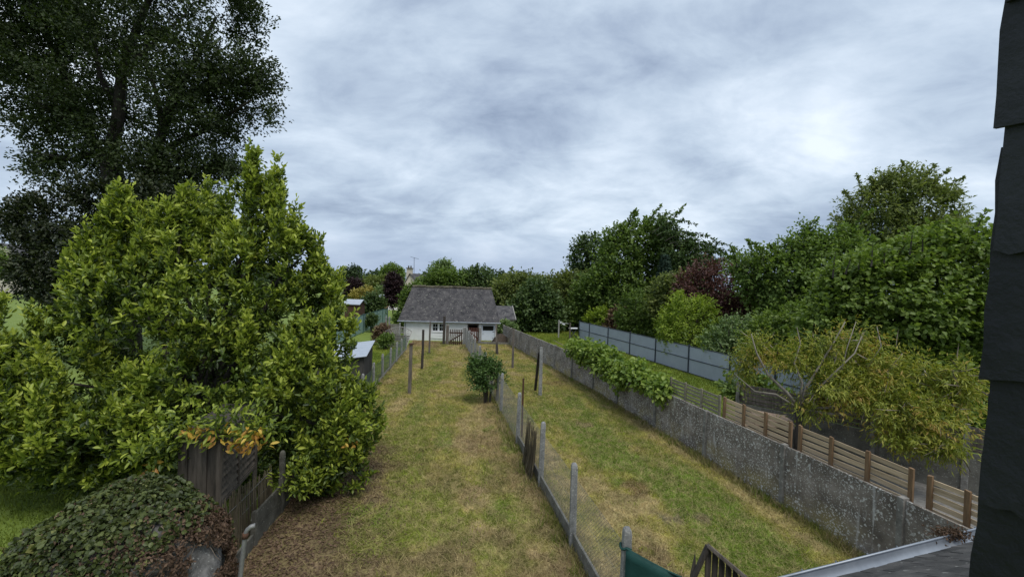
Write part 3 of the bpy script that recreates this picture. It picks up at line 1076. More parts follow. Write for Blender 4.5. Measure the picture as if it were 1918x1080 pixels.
WT = 1.6
post_y = [5.6, 8.3, 11.0, 13.9, 16.75, 19.8, 22.4, 25.0, 27.6, 30.1, 32.5, 35.0, 37.6, 39.9]
wall = empty('boundary_wall', (Wx(22.0), 22.0, 0), 'long grey concrete panel wall spotted with white lichen, right of the lawns', 'wall')
pts = [(8.9, 3.0)] + [(float(Wx(y)), y) for y in post_y]
for i, (x, y) in enumerate(pts):
    a = np.array([x, y])
    if i:
        d = ground_dir(Wx, y)
        nl = np.array([-d[1], d[0]])
        mb = MB()
        c = a + nl * 0.01
        dz = rng.uniform(-0.01, 0.03)
        q = [c - d * 0.06 - nl * 0.07, c + d * 0.06 - nl * 0.07, c + d * 0.06 + nl * 0.085, c - d * 0.06 + nl * 0.085]
        mb.hexa([(*p, -0.1) for p in q], [(*p, WT + dz) for p in q])
        mb.build('post', M['wallpost'], wall, bevel=0.012)
    if i + 1 < len(pts):
        b = np.array(pts[i + 1])
        d = (b - a) / np.linalg.norm(b - a)
        nl = np.array([-d[1], d[0]])
        a2, b2 = a + d * 0.055, b - d * 0.055
        for nm, z0, z1, th in (('base_plank', -0.1, 0.24, 0.04), ('panel', 0.245, WT - 0.02, 0.03)):
            mb = MB()
            # slightly wavy top so that the coping is not ruled
            ns = 10
            for s in range(ns):
                p0, p1 = a2 + (b2 - a2) * s / ns, a2 + (b2 - a2) * (s + 1) / ns
                t0 = z1 + (0.02 * (fbm(np.array([[p0[0] * 2, p0[1] * 2, 0]]), 5)[0] - 0.5) if nm == 'panel' else 0)
                t1 = z1 + (0.02 * (fbm(np.array([[p1[0] * 2, p1[1] * 2, 0]]), 5)[0] - 0.5) if nm == 'panel' else 0)
                bs = len(mb.v)
                if s == 0:
                    mb.v += [tuple((*(p0 - nl * th), z0)), tuple((*(p0 + nl * th), z0)), tuple((*(p0 + nl * th), t0)), tuple((*(p0 - nl * th), t0))]
                    mb.f.append((0, 1, 2, 3))
                    bs = 4
                mb.v += [tuple((*(p1 - nl * th), z0)), tuple((*(p1 + nl * th), z0)), tuple((*(p1 + nl * th), t1)), tuple((*(p1 - nl * th), t1))]
                k0, k1 = bs - 4, bs
                for e in range(4):
                    mb.f.append((k0 + e, k1 + e, k1 + (e + 1) % 4, k0 + (e + 1) % 4))
            mb.f.append((len(mb.v) - 1, len(mb.v) - 2, len(mb.v) - 3, len(mb.v) - 4))
            mb.build(nm, M['wall'], wall)


# ------------------------------------------------------------------ slatted privacy fences just behind the wall
def slat_fence(px0, px1, nposts, label, slatm, postm, nsl=5, z0=1.46, z1=2.18, post_ext=0.0):
    a, b = wall_at(px0, 1.9, 0.14), wall_at(px1, 1.9, 0.14)
    a, b = a[:2], b[:2]
    d = (b - a) / np.linalg.norm(b - a)
    nl = np.array([-d[1], d[0]])            # towards the lawn
    if nl[0] > 0:
        nl = -nl
    t = empty('slat_fence', (*((a + b) / 2), 0), label, 'fence', 'slatted fences above the concrete wall')
    for i in range(nposts):
        c = a + (b - a) * i / (nposts - 1)
        mb = MB()
        w = 0.042
        q = [c - d * w - nl * 0.02, c + d * w - nl * 0.02, c + d * w + nl * 0.03, c - d * w + nl * 0.03]
        mb.hexa([(*p, 0.0) for p in q], [(*p, z1 + 0.01 + rng.uniform(-.01, .02)) for p in q])
        mb.build('post', postm, t, bevel=0.004)
    hgt = (z1 - z0) / nsl
    for i in range(nposts - 1):
        p0 = a + (b - a) * i / (nposts - 1) + d * 0.02
        p1 = a + (b - a) * (i + 1) / (nposts - 1) - d * 0.02
        for s in range(nsl):
            za = z0 + hgt * s + 0.012 + rng.uniform(-.006, .006)
            zb = za + hgt - 0.045 + rng.uniform(-.012, .006)
            tl = rng.uniform(-0.012, 0.012)
            mb = MB()
            q = [p0 - nl * 0.042, p1 - nl * 0.042, p1 - nl * 0.022, p0 - nl * 0.022]
            dz = [-tl, tl, tl, -tl]
            mb.hexa([(*p, za + e) for p, e in zip(q, dz)], [(*p, zb + e) for p, e in zip(q, dz)])
            mb.build('slat', slatm, t)
    return t


slat_fence(1257, 1348, 4, 'greyed wooden slat fence next to the vine on the wall', M['slatold'], M['slatold'], 6)
slat_fence(1357, 1481, 4, 'slat fence panel with brown uprights in front of the pinkish boards', M['slat'], M['slatpost'])
slat_fence(1499, 1707, 4, 'longest tan slat fence panel below the peach tree', M['slat'], M['slatpost'])
slat_fence(1742, 1990, 4, 'nearest tan slat fence panel, partly hidden by the slate wall', M['slat'], M['slatpost'], z1=2.16)

# ------------------------------------------------------------------ blue grey sheet metal fence
mA, mB_ = G(1085, 634), G(1367, 723)
md = (mB_ - mA)[:2] / np.linalg.norm((mB_ - mA)[:2])
mn = np.array([-md[1], md[0]])
mfence = empty('metal_fence', (*((mA + mB_) / 2)[:2], 0), 'blue grey sheet metal fence with dark posts behind the vine', 'fence')


def mf_at(px):
    lo, hi = -2.0, 40.0
    for _ in range(50):
        mid = (lo + hi) / 2
        p = mA[:2] + md * mid
        if p[1] < 5 or proj((p[0], p[1], 0.9))[0] > px:
            hi = mid
        else:
            lo = mid
    return mid


ts = [mf_at(p) for p in (1085, 1104, 1139, 1180, 1228, 1290, 1367, 1452, 1560)]
MH = 1.82
for i, t0 in enumerate(ts):
    c = mA[:2] + md * t0
    q = [c - md * 0.045 - mn * 0.05, c + md * 0.045 - mn * 0.05, c + md * 0.045 + mn * 0.05, c - md * 0.045 + mn * 0.05]
    MB().hexa([(*p, -0.05) for p in q], [(*p, MH + 0.06) for p in q]).build('post', M['metalpost'], mfence)
    if i + 1 < len(ts):
        p0, p1 = c + md * 0.05, mA[:2] + md * (ts[i + 1] - 0.05)
        for z0, z1 in ((0.06, 0.93), (0.97, MH - 0.06)):
            ln = np.linalg.norm(p1 - p0)
            nr = int(ln / 0.1)
            mb = MB()
            for k in range(nr + 1):
                for kk, off in ((0, 0.0), (0.55, 0.0), (0.62, 0.012), (0.93, 0.012)):
                    if k == nr and kk > 0:
                        break
                    p = p0 + (p1 - p0) * (k + kk) / nr + mn * off
                    mb.v += [(*p, z0), (*p, z1)]
            for k in range(len(mb.v) // 2 - 1):
                mb.f.append((2 * k, 2 * k + 2, 2 * k + 3, 2 * k + 1))
            mb.build('panel', M['metal'], mfence)
        for z in (0.03, 0.95, MH - 0.03):
            MB().beam((*(p0 - mn * 0.0), z), (*(p1 - mn * 0.0), z), 0.06, 0.045 if z > 0.1 else 0.07).build('rail', M['metalpost'], mfence)


# ------------------------------------------------------------------ wire fences
def conc_post(parent, x, y, h, w=0.13, name='post', mat='fpost', lean=(0, 0)):
    mb = MB()
    hw = w / 2
    prof = [(-0.15, 1.0), (h - 0.10, 0.92), (h - 0.04, 0.8), (h, 0.45)]
    for z, s in prof:
        ox, oy = lean[0] * z / h, lean[1] * z / h
        for a, b in ((-1, -1), (1, -1), (1, 1), (-1, 1)):
            mb.v.append((x + a * hw * s + ox, y + b * hw * s + oy, z))
    for i in range(len(prof) - 1):
        for e in range(4):
            mb.f.append((4 * i + e, 4 * i + (e + 1) % 4, 4 * i + 4 + (e + 1) % 4, 4 * i + 4 + e))
    mb.f.append((12, 13, 14, 15))
    return mb.build(name, M[mat], parent, bevel=0.012)


def mesh_wire(parent, a, b, z0, z1, mat, step=0.075, r=0.0016):
    """diamond wire netting between two points (2d), drawn as thin three sided wires"""
    a, b = np.array(a, float), np.array(b, float)
    ln = np.linalg.norm(b - a)
    d = (b - a) / ln
    nn = np.array([-d[1], d[0], 0])
    hh = z1 - z0
    segs = []
    k = -hh
    while k < ln:
        for sgn in (0, 1):
            s0, s1 = max(k, 0), min(k + hh, ln)
            if s1 > s0:
                if sgn:
                    segs.append((s0, z0 + (s0 - k), s1, z0 + (s1 - k)))
                else:
                    segs.append((s0, z1 - (s0 - k), s1, z1 - (s1 - k)))
        k += step
    for z in (z0, (z0 + z1) / 2, z1):
        segs.append((0, z, ln, z))
    V, F_ = [], []
    for s0, za, s1, zb in segs:
        p0 = np.array([*(a + d * s0), za])
        p1 = np.array([*(a + d * s1), zb])
        t = norm(p1 - p0)
        u = np.cross(t, nn)
        bs = len(V)
        for p in (p0, p1):
            for ang in (0, 2.094, 4.189):
                V.append(p + (nn * math.cos(ang) + u * math.sin(ang)) * r)
        for e in range(3):
            F_.append((bs + e, bs + (e + 1) % 3, bs + 3 + (e + 1) % 3, bs + 3 + e))
    mb = MB()
    mb.v = [tuple(v) for v in V]
    mb.f = F_
    o = mb.build('wire_netting', mat, parent)
    o['kind'] = 'stuff'
    return o


mid_y = [4.4, 6.6, 8.94, 11.56, 14.6, 18.1, 20.9, 23.6, 26.2, 28.8, 31.2, 33.4, 35.4, 37.2]
midf = empty('wire_fence', (float(Mx(18)), 18.0, 0), 'wire netting fence on concrete posts running down the middle of the garden', 'fence')
for i, y in enumerate(mid_y):
    x = float(Mx(y))
    hgt = 1.8 if y < 16 else 1.68 + rng.uniform(-.08, .05)
    conc_post(midf, x, y, hgt, 0.14 if y < 16 else 0.13, lean=(rng.uniform(-.03, .03), rng.uniform(-.03, .03)))
    if i + 1 < len(mid_y):
        y2 = mid_y[i + 1]
        x2 = float(Mx(y2))
        if y > 5:
            mesh_wire(midf, (x, y), (x2, y2), 0.36 if y < 12 else 0.1, 1.5, M['wire'], 0.075 if y < 16 else 0.1, 0.0021 if y < 16 else 0.003)
        if y < 14:
            d = norm(np.array([x2 - x, y2 - y]))
            a, b = np.array([x, y]) + d * 0.07, np.array([x2, y2]) - d * 0.07
            MB().beam((*a, 0.14), (*b, 0.14), 0.05, 0.44).build('base_plank', M['plank'], midf, bevel=0.005)
# wooden post standing in for a concrete one behind the rose
y = 19.7
MB().beam((Mx(y) + 0.1, y, -0.1), (Mx(y) + 0.08, y, 1.35), 0.13, 0.12, (0, 1, 0)).build('wooden_post', M['oldwood'], midf, bevel=0.01)

leftf = empty('wire_fence', (float(Lx(25)), 25.0, 0), 'green wire netting fence with concrete posts beyond the dark shed', 'fence')
ly = [13.2, 16.0, 18.6, 21.0, 23.4, 25.8, 28.2, 30.6, 33.0]
for i, y in enumerate(ly):
    x = float(Lx(y))
    conc_post(leftf, x, y, 1.35 + rng.uniform(-.08, .08), 0.12, lean=(rng.uniform(-.04, .04), rng.uniform(-.03, .03)))
    if i + 1 < len(ly):
        y2 = ly[i + 1]
        x2 = float(Lx(y2))
        mesh_wire(leftf, (x, y), (x2, y2), 0.2, 1.15, M['gwire'], 0.085, 0.0024)
        d = norm(np.array([x2 - x, y2 - y]))
        MB().beam((*(np.array([x, y]) + d * 0.065), 0.1), (*(np.array([x2, y2]) - d * 0.065), 0.1), 0.05, 0.26).build('base_plank', M['plank'], leftf)

# near end of the left boundary: low planks and posts in the shade of the bay tree
nearf = empty('concrete_plank_fence', (float(Lx(9.0)), 9.0, 0), 'low concrete plank fence in the shade below the laurel', 'fence')
ny_ = [7.3, 8.6, 9.9, 11.4]
for i, y in enumerate(ny_):
    x = float(Lx(y)) + 0.02
    conc_post(nearf, x, y, 1.45 if 9 < y < 11 else 0.75, 0.11, mat='shaded')
    if i + 1 < len(ny_):
        y2 = ny_[i + 1]
        x2 = float(Lx(y2)) + 0.02
        d = norm(np.array([x2 - x, y2 - y]))
        for k in range(2):
            if k == 1 and i < 1:
                continue
            MB().beam((*(np.array([x, y]) + d * 0.065), 0.14 + k * 0.37 + 0.01 * i), (*(np.array([x2, y2]) - d * 0.065), 0.14 + k * 0.37 - 0.015), 0.05, 0.36).build('plank', M['shaded'], nearf, bevel=0.006)


# ------------------------------------------------------------------ vine and clothes posts on the lawns
def lone_post(px, py_base, py_top, w, label, mat='oldwood', lean_px=2.0, name='wooden_post', strut=None, cap=None):
    b = G(px, py_base)
    t = P(px + lean_px, py_top, b[1])
    r = empty(name, tuple(b), label, 'post', 'posts standing on the lawns')
    d = t - b
    n = 5
    mb = MB()
    for i in range(n):
        f = i / (n - 1)
        c = b + d * f + np.array([rng.uniform(-1, 1), rng.uniform(-1, 1), 0]) * w * 0.05 * (0 < i)
        if i == 0:
            c = c - np.array([0, 0, 0.15])
        s = w / 2 * (1.0 - 0.12 * f)
        for a_, b_ in ((-1, -0.8), (1, -1), (0.9, 1), (-1, 0.9)):
            mb.v.append((c[0] + a_ * s, c[1] + b_ * s, c[2]))
    for i in range(n - 1):
        for e in range(4):
            mb.f.append((4 * i + e, 4 * i + (e + 1) % 4, 4 * i + 4 + (e + 1) % 4, 4 * i + 4 + e))
    mb.f.append(tuple(range(4 * n - 4, 4 * n)))
    mb.build('shaft', M[mat], r, bevel=0.008)
    if cap:
        MB().box((t[0], t[1], t[2] + 0.03), (w * 1.25, w * 1.25, 0.07)).build('rusty_cap', M['rust'], r)
    if strut:
        sx, sy, tx, ty, dy, sw = strut
        s0 = G(sx, sy) - np.array([0, 0, 0.1])
        s1 = P(tx, ty, b[1] + dy)
        MB().beam(s0, s1, sw, sw, (0, 1, 0)).build('strut', M['darkwood'], r, bevel=0.006)
    return r


lone_post(767, 738, 645, 0.16, 'grey timber post with brown cap on the lawn, nearest the left fence', lean_px=3.5, cap=True)
lone_post(790.5, 692, 617, 0.15, 'brown weathered post on the lawn, left of the picket gates', mat='darkwood', lean_px=2.5)
lone_post(804, 663, 602, 0.13, 'slim leaning grey post in front of the outbuilding window', lean_px=2)
lone_post(960, 690, 615, 0.15, 'tall lone grey post on the right lawn strip', lean_px=2.2)
lone_post(930, 664, 607, 0.14, 'grey post near the white stable door', lean_px=-0.5, strut=(933, 665, 931, 640, -0.05, 0.1))
lone_post(1012, 742, 650, 0.17, 'pale concrete post propped by a dark leaning timber', mat='fpost', lean_px=1.8, strut=(1002, 732, 1010, 660, 0.15, 0.13))
lone_post(977, 822, 708, 0.07, 'thin rusty iron stake beside the middle wire fence', mat='rust', lean_px=3.5, name='iron_stake')
lone_post(831, 646, 592, 0.22, 'thick dark post just left of the brown picket gate', mat='darkwood', lean_px=1.5)

# dark reed bundle leaning on the middle fence
bc = np.array([Mx(12.3) - 0.12, 12.3, 0])
bun = empty('reed_bundle', tuple(bc), 'dark dry reed screen piece leaning on the middle fence', 'reed screen')
for j in range(46):
    y = 11.75 + 1.2 * j / 45 + rng.uniform(-.02, .02)
    x = Mx(y) - 0.11 - rng.uniform(0, .07)
    MB().tube([(x - rng.uniform(0, .1), y + rng.uniform(-.05, .05), 0.0), (x + 0.02, y, rng.uniform(0.55, 0.8)), (x + 0.05 + rng.uniform(-.03, .03), y + rng.uniform(-.04, .04), rng.uniform(1.25, 1.55))], [0.014, 0.013, 0.006], 5).build('reed', M['reed'], bun)

# ------------------------------------------------------------------ outbuilding at the end of the garden
EZ, RZ = 1.77, 4.85
hA, hB = G(750, 598, EZ), G(937, 606, EZ)
HW_ = float(np.linalg.norm((hB - hA)[:2]))
hyaw = math.radians(7)
hmid = (hA + hB) / 2
hu = np.array([math.cos(hyaw), math.sin(hyaw)])
hA = hmid - np.array([hu[0], hu[1], 0]) * HW_ / 2
hB = hmid + np.array([hu[0], hu[1], 0]) * HW_ / 2
hv = np.array([-hu[1], hu[0]])
HW = float(np.linalg.norm((hB - hA)[:2]))
RUN = 2.45


def hp(u, v, z):
    return (hA[0] + hu[0] * u + hv[0] * v, hA[1] + hu[1] * u + hv[1] * v, z)


def hbox(mb, u0, u1, v0, v1, z0, z1):
    return mb.hexa([hp(u0, v0, z0), hp(u1, v0, z0), hp(u1, v1, z0), hp(u0, v1, z0)], [hp(u0, v0, z1), hp(u1, v0, z1), hp(u1, v1, z1), hp(u0, v1, z1)])


def hu_at(px):
    """distance along the front for a measured column"""
    lo, hi = -1.0, HW + 1
    for _ in range(40):
        mid = (lo + hi) / 2
        if proj(hp(mid, 0.25, 1.2))[0] < px:
            lo = mid
        else:
            hi = mid
    return lo


house = empty('outbuilding', hp(HW / 2, RUN, 0), 'low whitewashed outbuilding with steep dark slate roof at the garden end', 'building')
w0, w1 = hu_at(757), hu_at(931)
win = (hu_at(810), hu_at(833), 0.82, 1.56)
op2 = (hu_at(877), hu_at(895), 0.0, 1.50)
dr = (hu_at(902), hu_at(927), 0.0, 1.55)
FV, BV = 0.22, 2 * RUN - 0.22
mb = MB()
us = [w0, win[0], win[1], op2[0], op2[1], dr[0], dr[1], w1]
for a, b in ((0, 1), (2, 3), (4, 5), (6, 7)):
    hbox(mb, us[a], us[b], FV, FV + 0.35, -0.1, EZ + 0.1)
for o_ in (win, op2, dr):
    hbox(mb, o_[0], o_[1], FV, FV + 0.35, o_[3], EZ + 0.1)
hbox(mb, win[0], win[1], FV, FV + 0.35, -0.1, win[2])
mb.build('wall', M['white'], house)
mb = MB()
hbox(mb, w0, w1, BV - 0.3, BV, -0.1, EZ + 0.1)
mb.build('back_wall', M['white'], house)
LI, RI = 0.95, 0.75            # the verges lean in towards the ridge
for s, u0, ut in ((0, w0, LI + 0.2), (1, w1, HW - RI - 0.2)):
    sg = 0.3 if s == 0 else -0.3
    mb = MB()
    mb.v = [hp(u0, FV + 0.36, -0.1), hp(u0, BV - 0.31, -0.1), hp(u0, BV - 0.31, EZ), hp(ut, RUN, RZ - 0.25), hp(u0, FV + 0.36, EZ),
            hp(u0 + sg, FV + 0.36, -0.1), hp(u0 + sg, BV - 0.31, -0.1), hp(u0 + sg, BV - 0.31, EZ), hp(ut + sg, RUN, RZ - 0.25), hp(u0 + sg, FV + 0.36, EZ)]
    mb.f = [(0, 1, 2, 3, 4), (9, 8, 7, 6, 5)] + [(i, (i + 1) % 5, 5 + (i + 1) % 5, 5 + i) for i in range(5)]
    mb.build('gable_wall', M['white'], house)
# interior darkness behind openings: an added black sheet that paints in the shade
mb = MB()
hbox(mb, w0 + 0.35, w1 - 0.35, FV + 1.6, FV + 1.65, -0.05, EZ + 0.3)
mb.build('dark_sheet', M['dark'], house)
# window with two casements and panes
wn = empty('window', (0, 0, 0))
wn.parent = house
wn.location = Vector(hp((win[0] + win[1]) / 2, FV, win[2])) - house.location
umid = (win[0] + win[1]) / 2
mb = MB()
t = 0.05
hbox(mb, win[0], win[0] + t, FV + 0.06, FV + 0.12, win[2], win[3])
hbox(mb, win[1] - t, win[1], FV + 0.06, FV + 0.12, win[2], win[3])
hbox(mb, umid - 0.09, umid + 0.09, FV + 0.06, FV + 0.12, win[2], win[3])
for u0, u1 in ((win[0] + t, umid - 0.09), (umid + 0.09, win[1] - t)):
    for za, zb in ((win[2], win[2] + 0.06), (win[3] - 0.05, win[3]), ((win[2] + win[3]) / 2 - 0.015, (win[2] + win[3]) / 2 + 0.015)):
        hbox(mb, u0, u1, FV + 0.065, FV + 0.115, za, zb)
    hbox(mb, (u0 + u1) / 2 - 0.012, (u0 + u1) / 2 + 0.012, FV + 0.07, FV + 0.11, win[2] + 0.06, win[3] - 0.05)
mb.build('frame', M['whitep'], wn)
gm, gnt, gb = new_mat('window glass')
gb.inputs['Base Color'].default_value = (0.01, 0.012, 0.014, 1)
gb.inputs['Roughness'].default_value = 0.12
gb.inputs['Specular IOR Level'].default_value = 0.25
for u0, u1 in ((win[0] + t, umid - 0.09), (umid + 0.09, win[1] - t)):
    for k in (0, 1):
        for z0, z1 in ((win[2] + 0.06, (win[2] + win[3]) / 2 - 0.015), ((win[2] + win[3]) / 2 + 0.015, win[3] - 0.05)):
            ua = u0 + k * (u1 - u0) / 2 + (0.012 if k else 0)
            ub = u0 + (k + 1) * (u1 - u0) / 2 - (0 if k else 0.012)
            hbox(MB(), ua, ub, FV + 0.085, FV + 0.093, z0, z1).build('pane', gm, wn)
mb = MB()
hbox(mb, win[0] - 0.06, win[1] + 0.06, FV - 0.05, FV + 0.06, win[2] - 0.09, win[2] - 0.003)
mb.build('window_sill', M['whitep'], house)
for k in range(2):      # weatherboards below the sill
    MB().beam(hp(win[0] - 0.25, FV - 0.03, 0.5 - 0.2 * k), hp(win[1] + 0.1, FV - 0.03, 0.47 - 0.24 * k), 0.03, 0.2).build('weatherboard', M['whitep'], house)
# half-open stable hatch: low leaf only, dark above
hbox(MB(), op2[0] + 0.02, op2[1] - 0.02, FV + 0.1, FV + 0.15, -0.05, 0.95).build('door_leaf', M['whitep'], house)
mb = MB()
hbox(mb, op2[0] - 0.07, op2[0], FV - 0.03, FV + 0.04, -0.05, op2[3])
hbox(mb, op2[1], op2[1] + 0.07, FV - 0.03, FV + 0.04, -0.05, op2[3])
hbox(mb, op2[0] - 0.07, op2[1] + 0.07, FV - 0.03, FV + 0.04, op2[3], op2[3] + 0.08)
mb.build('door_frame', M['oldwood'], house)
door = empty('door', (0, 0, 0))
door.parent = house
door.location = Vector(hp((dr[0] + dr[1]) / 2, FV, 0)) - house.location
mb = MB()
hbox(mb, dr[0] + 0.03, dr[1] - 0.03, FV + 0.05, FV + 0.1, -0.05, 0.98)
hbox(mb, dr[0] + 0.03, dr[0] + 0.12, FV + 0.05, FV + 0.1, 0.98, 1.5)
hbox(mb, dr[1] - 0.12, dr[1] - 0.03, FV + 0.05, FV + 0.1, 0.98, 1.5)
hbox(mb, dr[0] + 0.12, dr[1] - 0.12, FV + 0.05, FV + 0.1, 1.43, 1.5)
mb.build('leaf_panel', M['door'], door)
hbox(MB(), dr[0] + 0.12, dr[1] - 0.12, FV + 0.072, FV + 0.08, 0.98, 1.43).build('pane', gm, door)
hbox(MB(), dr[0] + 0.1, dr[0] + 0.2, FV + 0.02, FV + 0.05, 0.68, 0.71).build('handle', M['metalpost'], door)
for z in (0.25, 0.85):
    hbox(MB(), dr[1] - 0.22, dr[1] - 0.04, FV + 0.04, FV + 0.05, z, z + 0.04).build('hinge', M['metalpost'], door)
mb = MB()
hbox(mb, dr[0] - 0.07, dr[0] + 0.0, FV - 0.03, FV + 0.04, -0.05, dr[3])
hbox(mb, dr[1], dr[1] + 0.07, FV - 0.03, FV + 0.04, -0.05, dr[3])
hbox(mb, dr[0] - 0.07, dr[1] + 0.07, FV - 0.03, FV + 0.04, dr[3], dr[3] + 0.08)
mb.build('door_frame', M['whitep'], house)


# roof: deck plus slates
def roof_pt(s, f, side):
    """s 0..1 along, f 0..1 up the slope"""
    u0, u1 = f * LI, HW - f * RI
    v = RUN * f if side == 0 else 2 * RUN - RUN * f
    return np.array(hp(u0 + (u1 - u0) * s, v, EZ + (RZ - EZ) * f))


mb = MB()
for side in (0, 1):
    q = [roof_pt(0, 0, side), roof_pt(1, 0, side), roof_pt(1, 1, side), roof_pt(0, 1, side)]
    dn = np.array([0, 0, 0.07])
    mb.hexa([p - dn for p in q], q)
roof = mb.build('roof', M['slate'], house)
mb = MB()
nrow, ncol = 27, 40
nf = np.cross(roof_pt(1, 0, 0) - roof_pt(0, 0, 0), roof_pt(0, 1, 0) - roof_pt(0, 0, 0))
nf = nf / np.linalg.norm(nf)
for rI in range(nrow):
    f0, f1 = rI / nrow - 0.004, (rI + 1.25) / nrow
    f1 = min(f1, 1)
    u0, u1 = f0 * LI, HW - f0 * RI
    wid = HW / ncol
    k0 = -0.5 if rI % 2 else 0.0
    a = u0 - (u0 % wid) - wid + k0 * wid
    while a < u1:
        s0, s1 = max(0.0, (a - u0) / (u1 - u0)), min(1.0, (a + wid - 0.006 - u0) / (u1 - u0))
        if s1 - s0 > 0.003:
            j = rng.uniform(-.004, .004)
            lift = 0.022 + rng.uniform(0, 0.012)
            b0, b1 = roof_pt(s0, f0 + j, 0), roof_pt(s1, f0 + j, 0)
            t0, t1 = roof_pt(s0, f1, 0), roof_pt(s1, f1, 0)
            mb.add([b0 + nf * lift, b1 + nf * lift, t1 + nf * 0.006, t0 + nf * 0.006, b0 + nf * 0.008, b1 + nf * 0.008], [(0, 1, 2, 3), (4, 5, 1, 0)])
        a += wid
sl = mb.build('roof_slates', M['roofslate'], house)
sl['kind'] = 'stuff'
nri = 18
for i in range(nri):
    p0, p1 = roof_pt(i / nri, 1, 0), roof_pt((i + 1) / nri, 1, 0)
    dz = rng.uniform(-.02, .03)
    MB().tube([p0 + np.array([0, 0, 0.02 + dz]), p1 + np.array([0, 0, 0.04 + dz])], [0.11, 0.13], 8).build('ridge_tile', M['ridge'], house)
mb = MB()
g0, g1 = np.array(hp(-0.05, -0.07, EZ - 0.06)), np.array(hp(HW + 0.05, -0.07, EZ - 0.06))
mb.tube([g0, g1], 0.055, 8)
mb.build('gutter', M['zinc'], house)
mb = MB()
mb.tube([np.array(hp(w0 + 0.12, FV - 0.06, EZ - 0.1)), np.array(hp(w0 + 0.12, FV - 0.06, 0.0))], 0.04, 8)
mb.build('downpipe', M['zinc'], house)

# little slate roofed lean-to to the right of it
e0, e1 = P(933, 598, 44.0), P(966, 599, 44.3)
e0[2] = e1[2] = 1.75
lt = empty('lean_to', (*e0[:2], 0), 'small slate roofed lean-to right behind the outbuilding', 'building')
wv = norm((e1 - e0)[:2])
wn_ = np.array([-wv[1], wv[0]])


def lp(u, v, z):
    q = e0[:2] + wv * u + wn_ * v
    return (q[0], q[1], z)


lw = float(np.linalg.norm((e1 - e0)[:2]))
mb = MB().hexa([lp(-1, 0, 1.70), lp(lw, 0, 1.70), lp(lw, 2.4, 2.95), lp(-1, 2.4, 2.95)], [lp(-1, 0, 1.77), lp(lw, 0, 1.77), lp(lw, 2.4, 3.02), lp(-1, 2.4, 3.02)])
mb.build('roof', M['roofslate'], lt)
MB().hexa([lp(-0.9, .25, -.05), lp(lw - .15, .25, -.05), lp(lw - .15, 2.3, -.05), lp(-.9, 2.3, -.05)], [lp(-0.9, .25, 1.78), lp(lw - .15, .25, 1.78), lp(lw - .15, 2.3, 2.85), lp(-.9, 2.3, 2.85)]).build('wall', M['cream'], lt)
MB().hexa([lp(lw - .02, -.03, 1.73), lp(lw + .05, -.03, 1.73), lp(lw + .05, 2.45, 3.0), lp(lw - .02, 2.45, 3.0)], [lp(lw - .02, -.03, 1.81), lp(lw + .05, -.03, 1.81), lp(lw + .05, 2.45, 3.08), lp(lw - .02, 2.45, 3.08)]).build('verge_board', M['trellis'], lt)


# picket gates
def picket_gate(pxa, pxb, Y, z0, z1, n, label, mat, flip=False):
    a, b = P(pxa, 640, Y), P(pxb, 640, Y)
    g = empty('picket_gate', ((a[0] + b[0]) / 2, Y, 0), label, 'gate', 'picket gates in front of the outbuilding')
    for i in range(n):
        x = a[0] + (b[0] - a[0]) * (i + 0.5) / n
        MB().hexa([(x - .048, Y - .014, z0), (x + .048, Y - .014, z0), (x + .048, Y + .012, z0), (x - .048, Y + .012, z0)],
                  [(x - .048, Y - .014, z1), (x + .048, Y - .014, z1), (x + .048, Y + .012, z1), (x - .048, Y + .012, z1)]).build('picket', mat, g, bevel=0.01)
    for z in (z0 + 0.22, z1 - 0.3):
        MB().box(((a[0] + b[0]) / 2, Y + 0.035, z), (b[0] - a[0], 0.04, 0.11)).build('rail', mat, g)
    p0, p1 = (a[0] + .05, Y + .036, z0 + .3), (b[0] - .05, Y + .036, z1 - .38)
    if flip:
        p0, p1 = (a[0] + .05, Y + .036, z1 - .38), (b[0] - .05, Y + .036, z0 + .3)
    MB().beam(p0, p1, 0.04, 0.10, (0, 0, 1)).build('brace', mat, g)
    return g


picket_gate(841, 866, 36.8, 0.03, 1.38, 7, 'dark brown picket gate at the end of the left lawn', M['gate'])
picket_gate(877, 897, 38.3, 0.12, 1.42, 6, 'red-brown picket gate at the end of the right lawn', M['gate2'], True)
gp = empty('gate_post', (*P(837.5, 640, 36.9)[:2], 0), 'thick grey post hinging the dark brown gate', 'post', 'gate posts')
conc_post(gp, P(837.5, 640, 36.9)[0], 36.9, 1.75, 0.26, 'shaft', 'oldwood')
gp = empty('gate_post', (*P(868, 640, 36.9)[:2], 0), 'grey concrete post between the two picket gates', 'post', 'gate posts')
conc_post(gp, P(868.5, 640, 36.9)[0], 36.9, 1.62, 0.2, 'shaft', 'fpost')
gp = empty('gate_post', (*P(898.5, 640, 38.2)[:2], 0), 'grey post right of the red-brown gate', 'post', 'gate posts')
conc_post(gp, P(898.5, 640, 38.2)[0], 38.2, 1.5, 0.2, 'shaft', 'fpost')

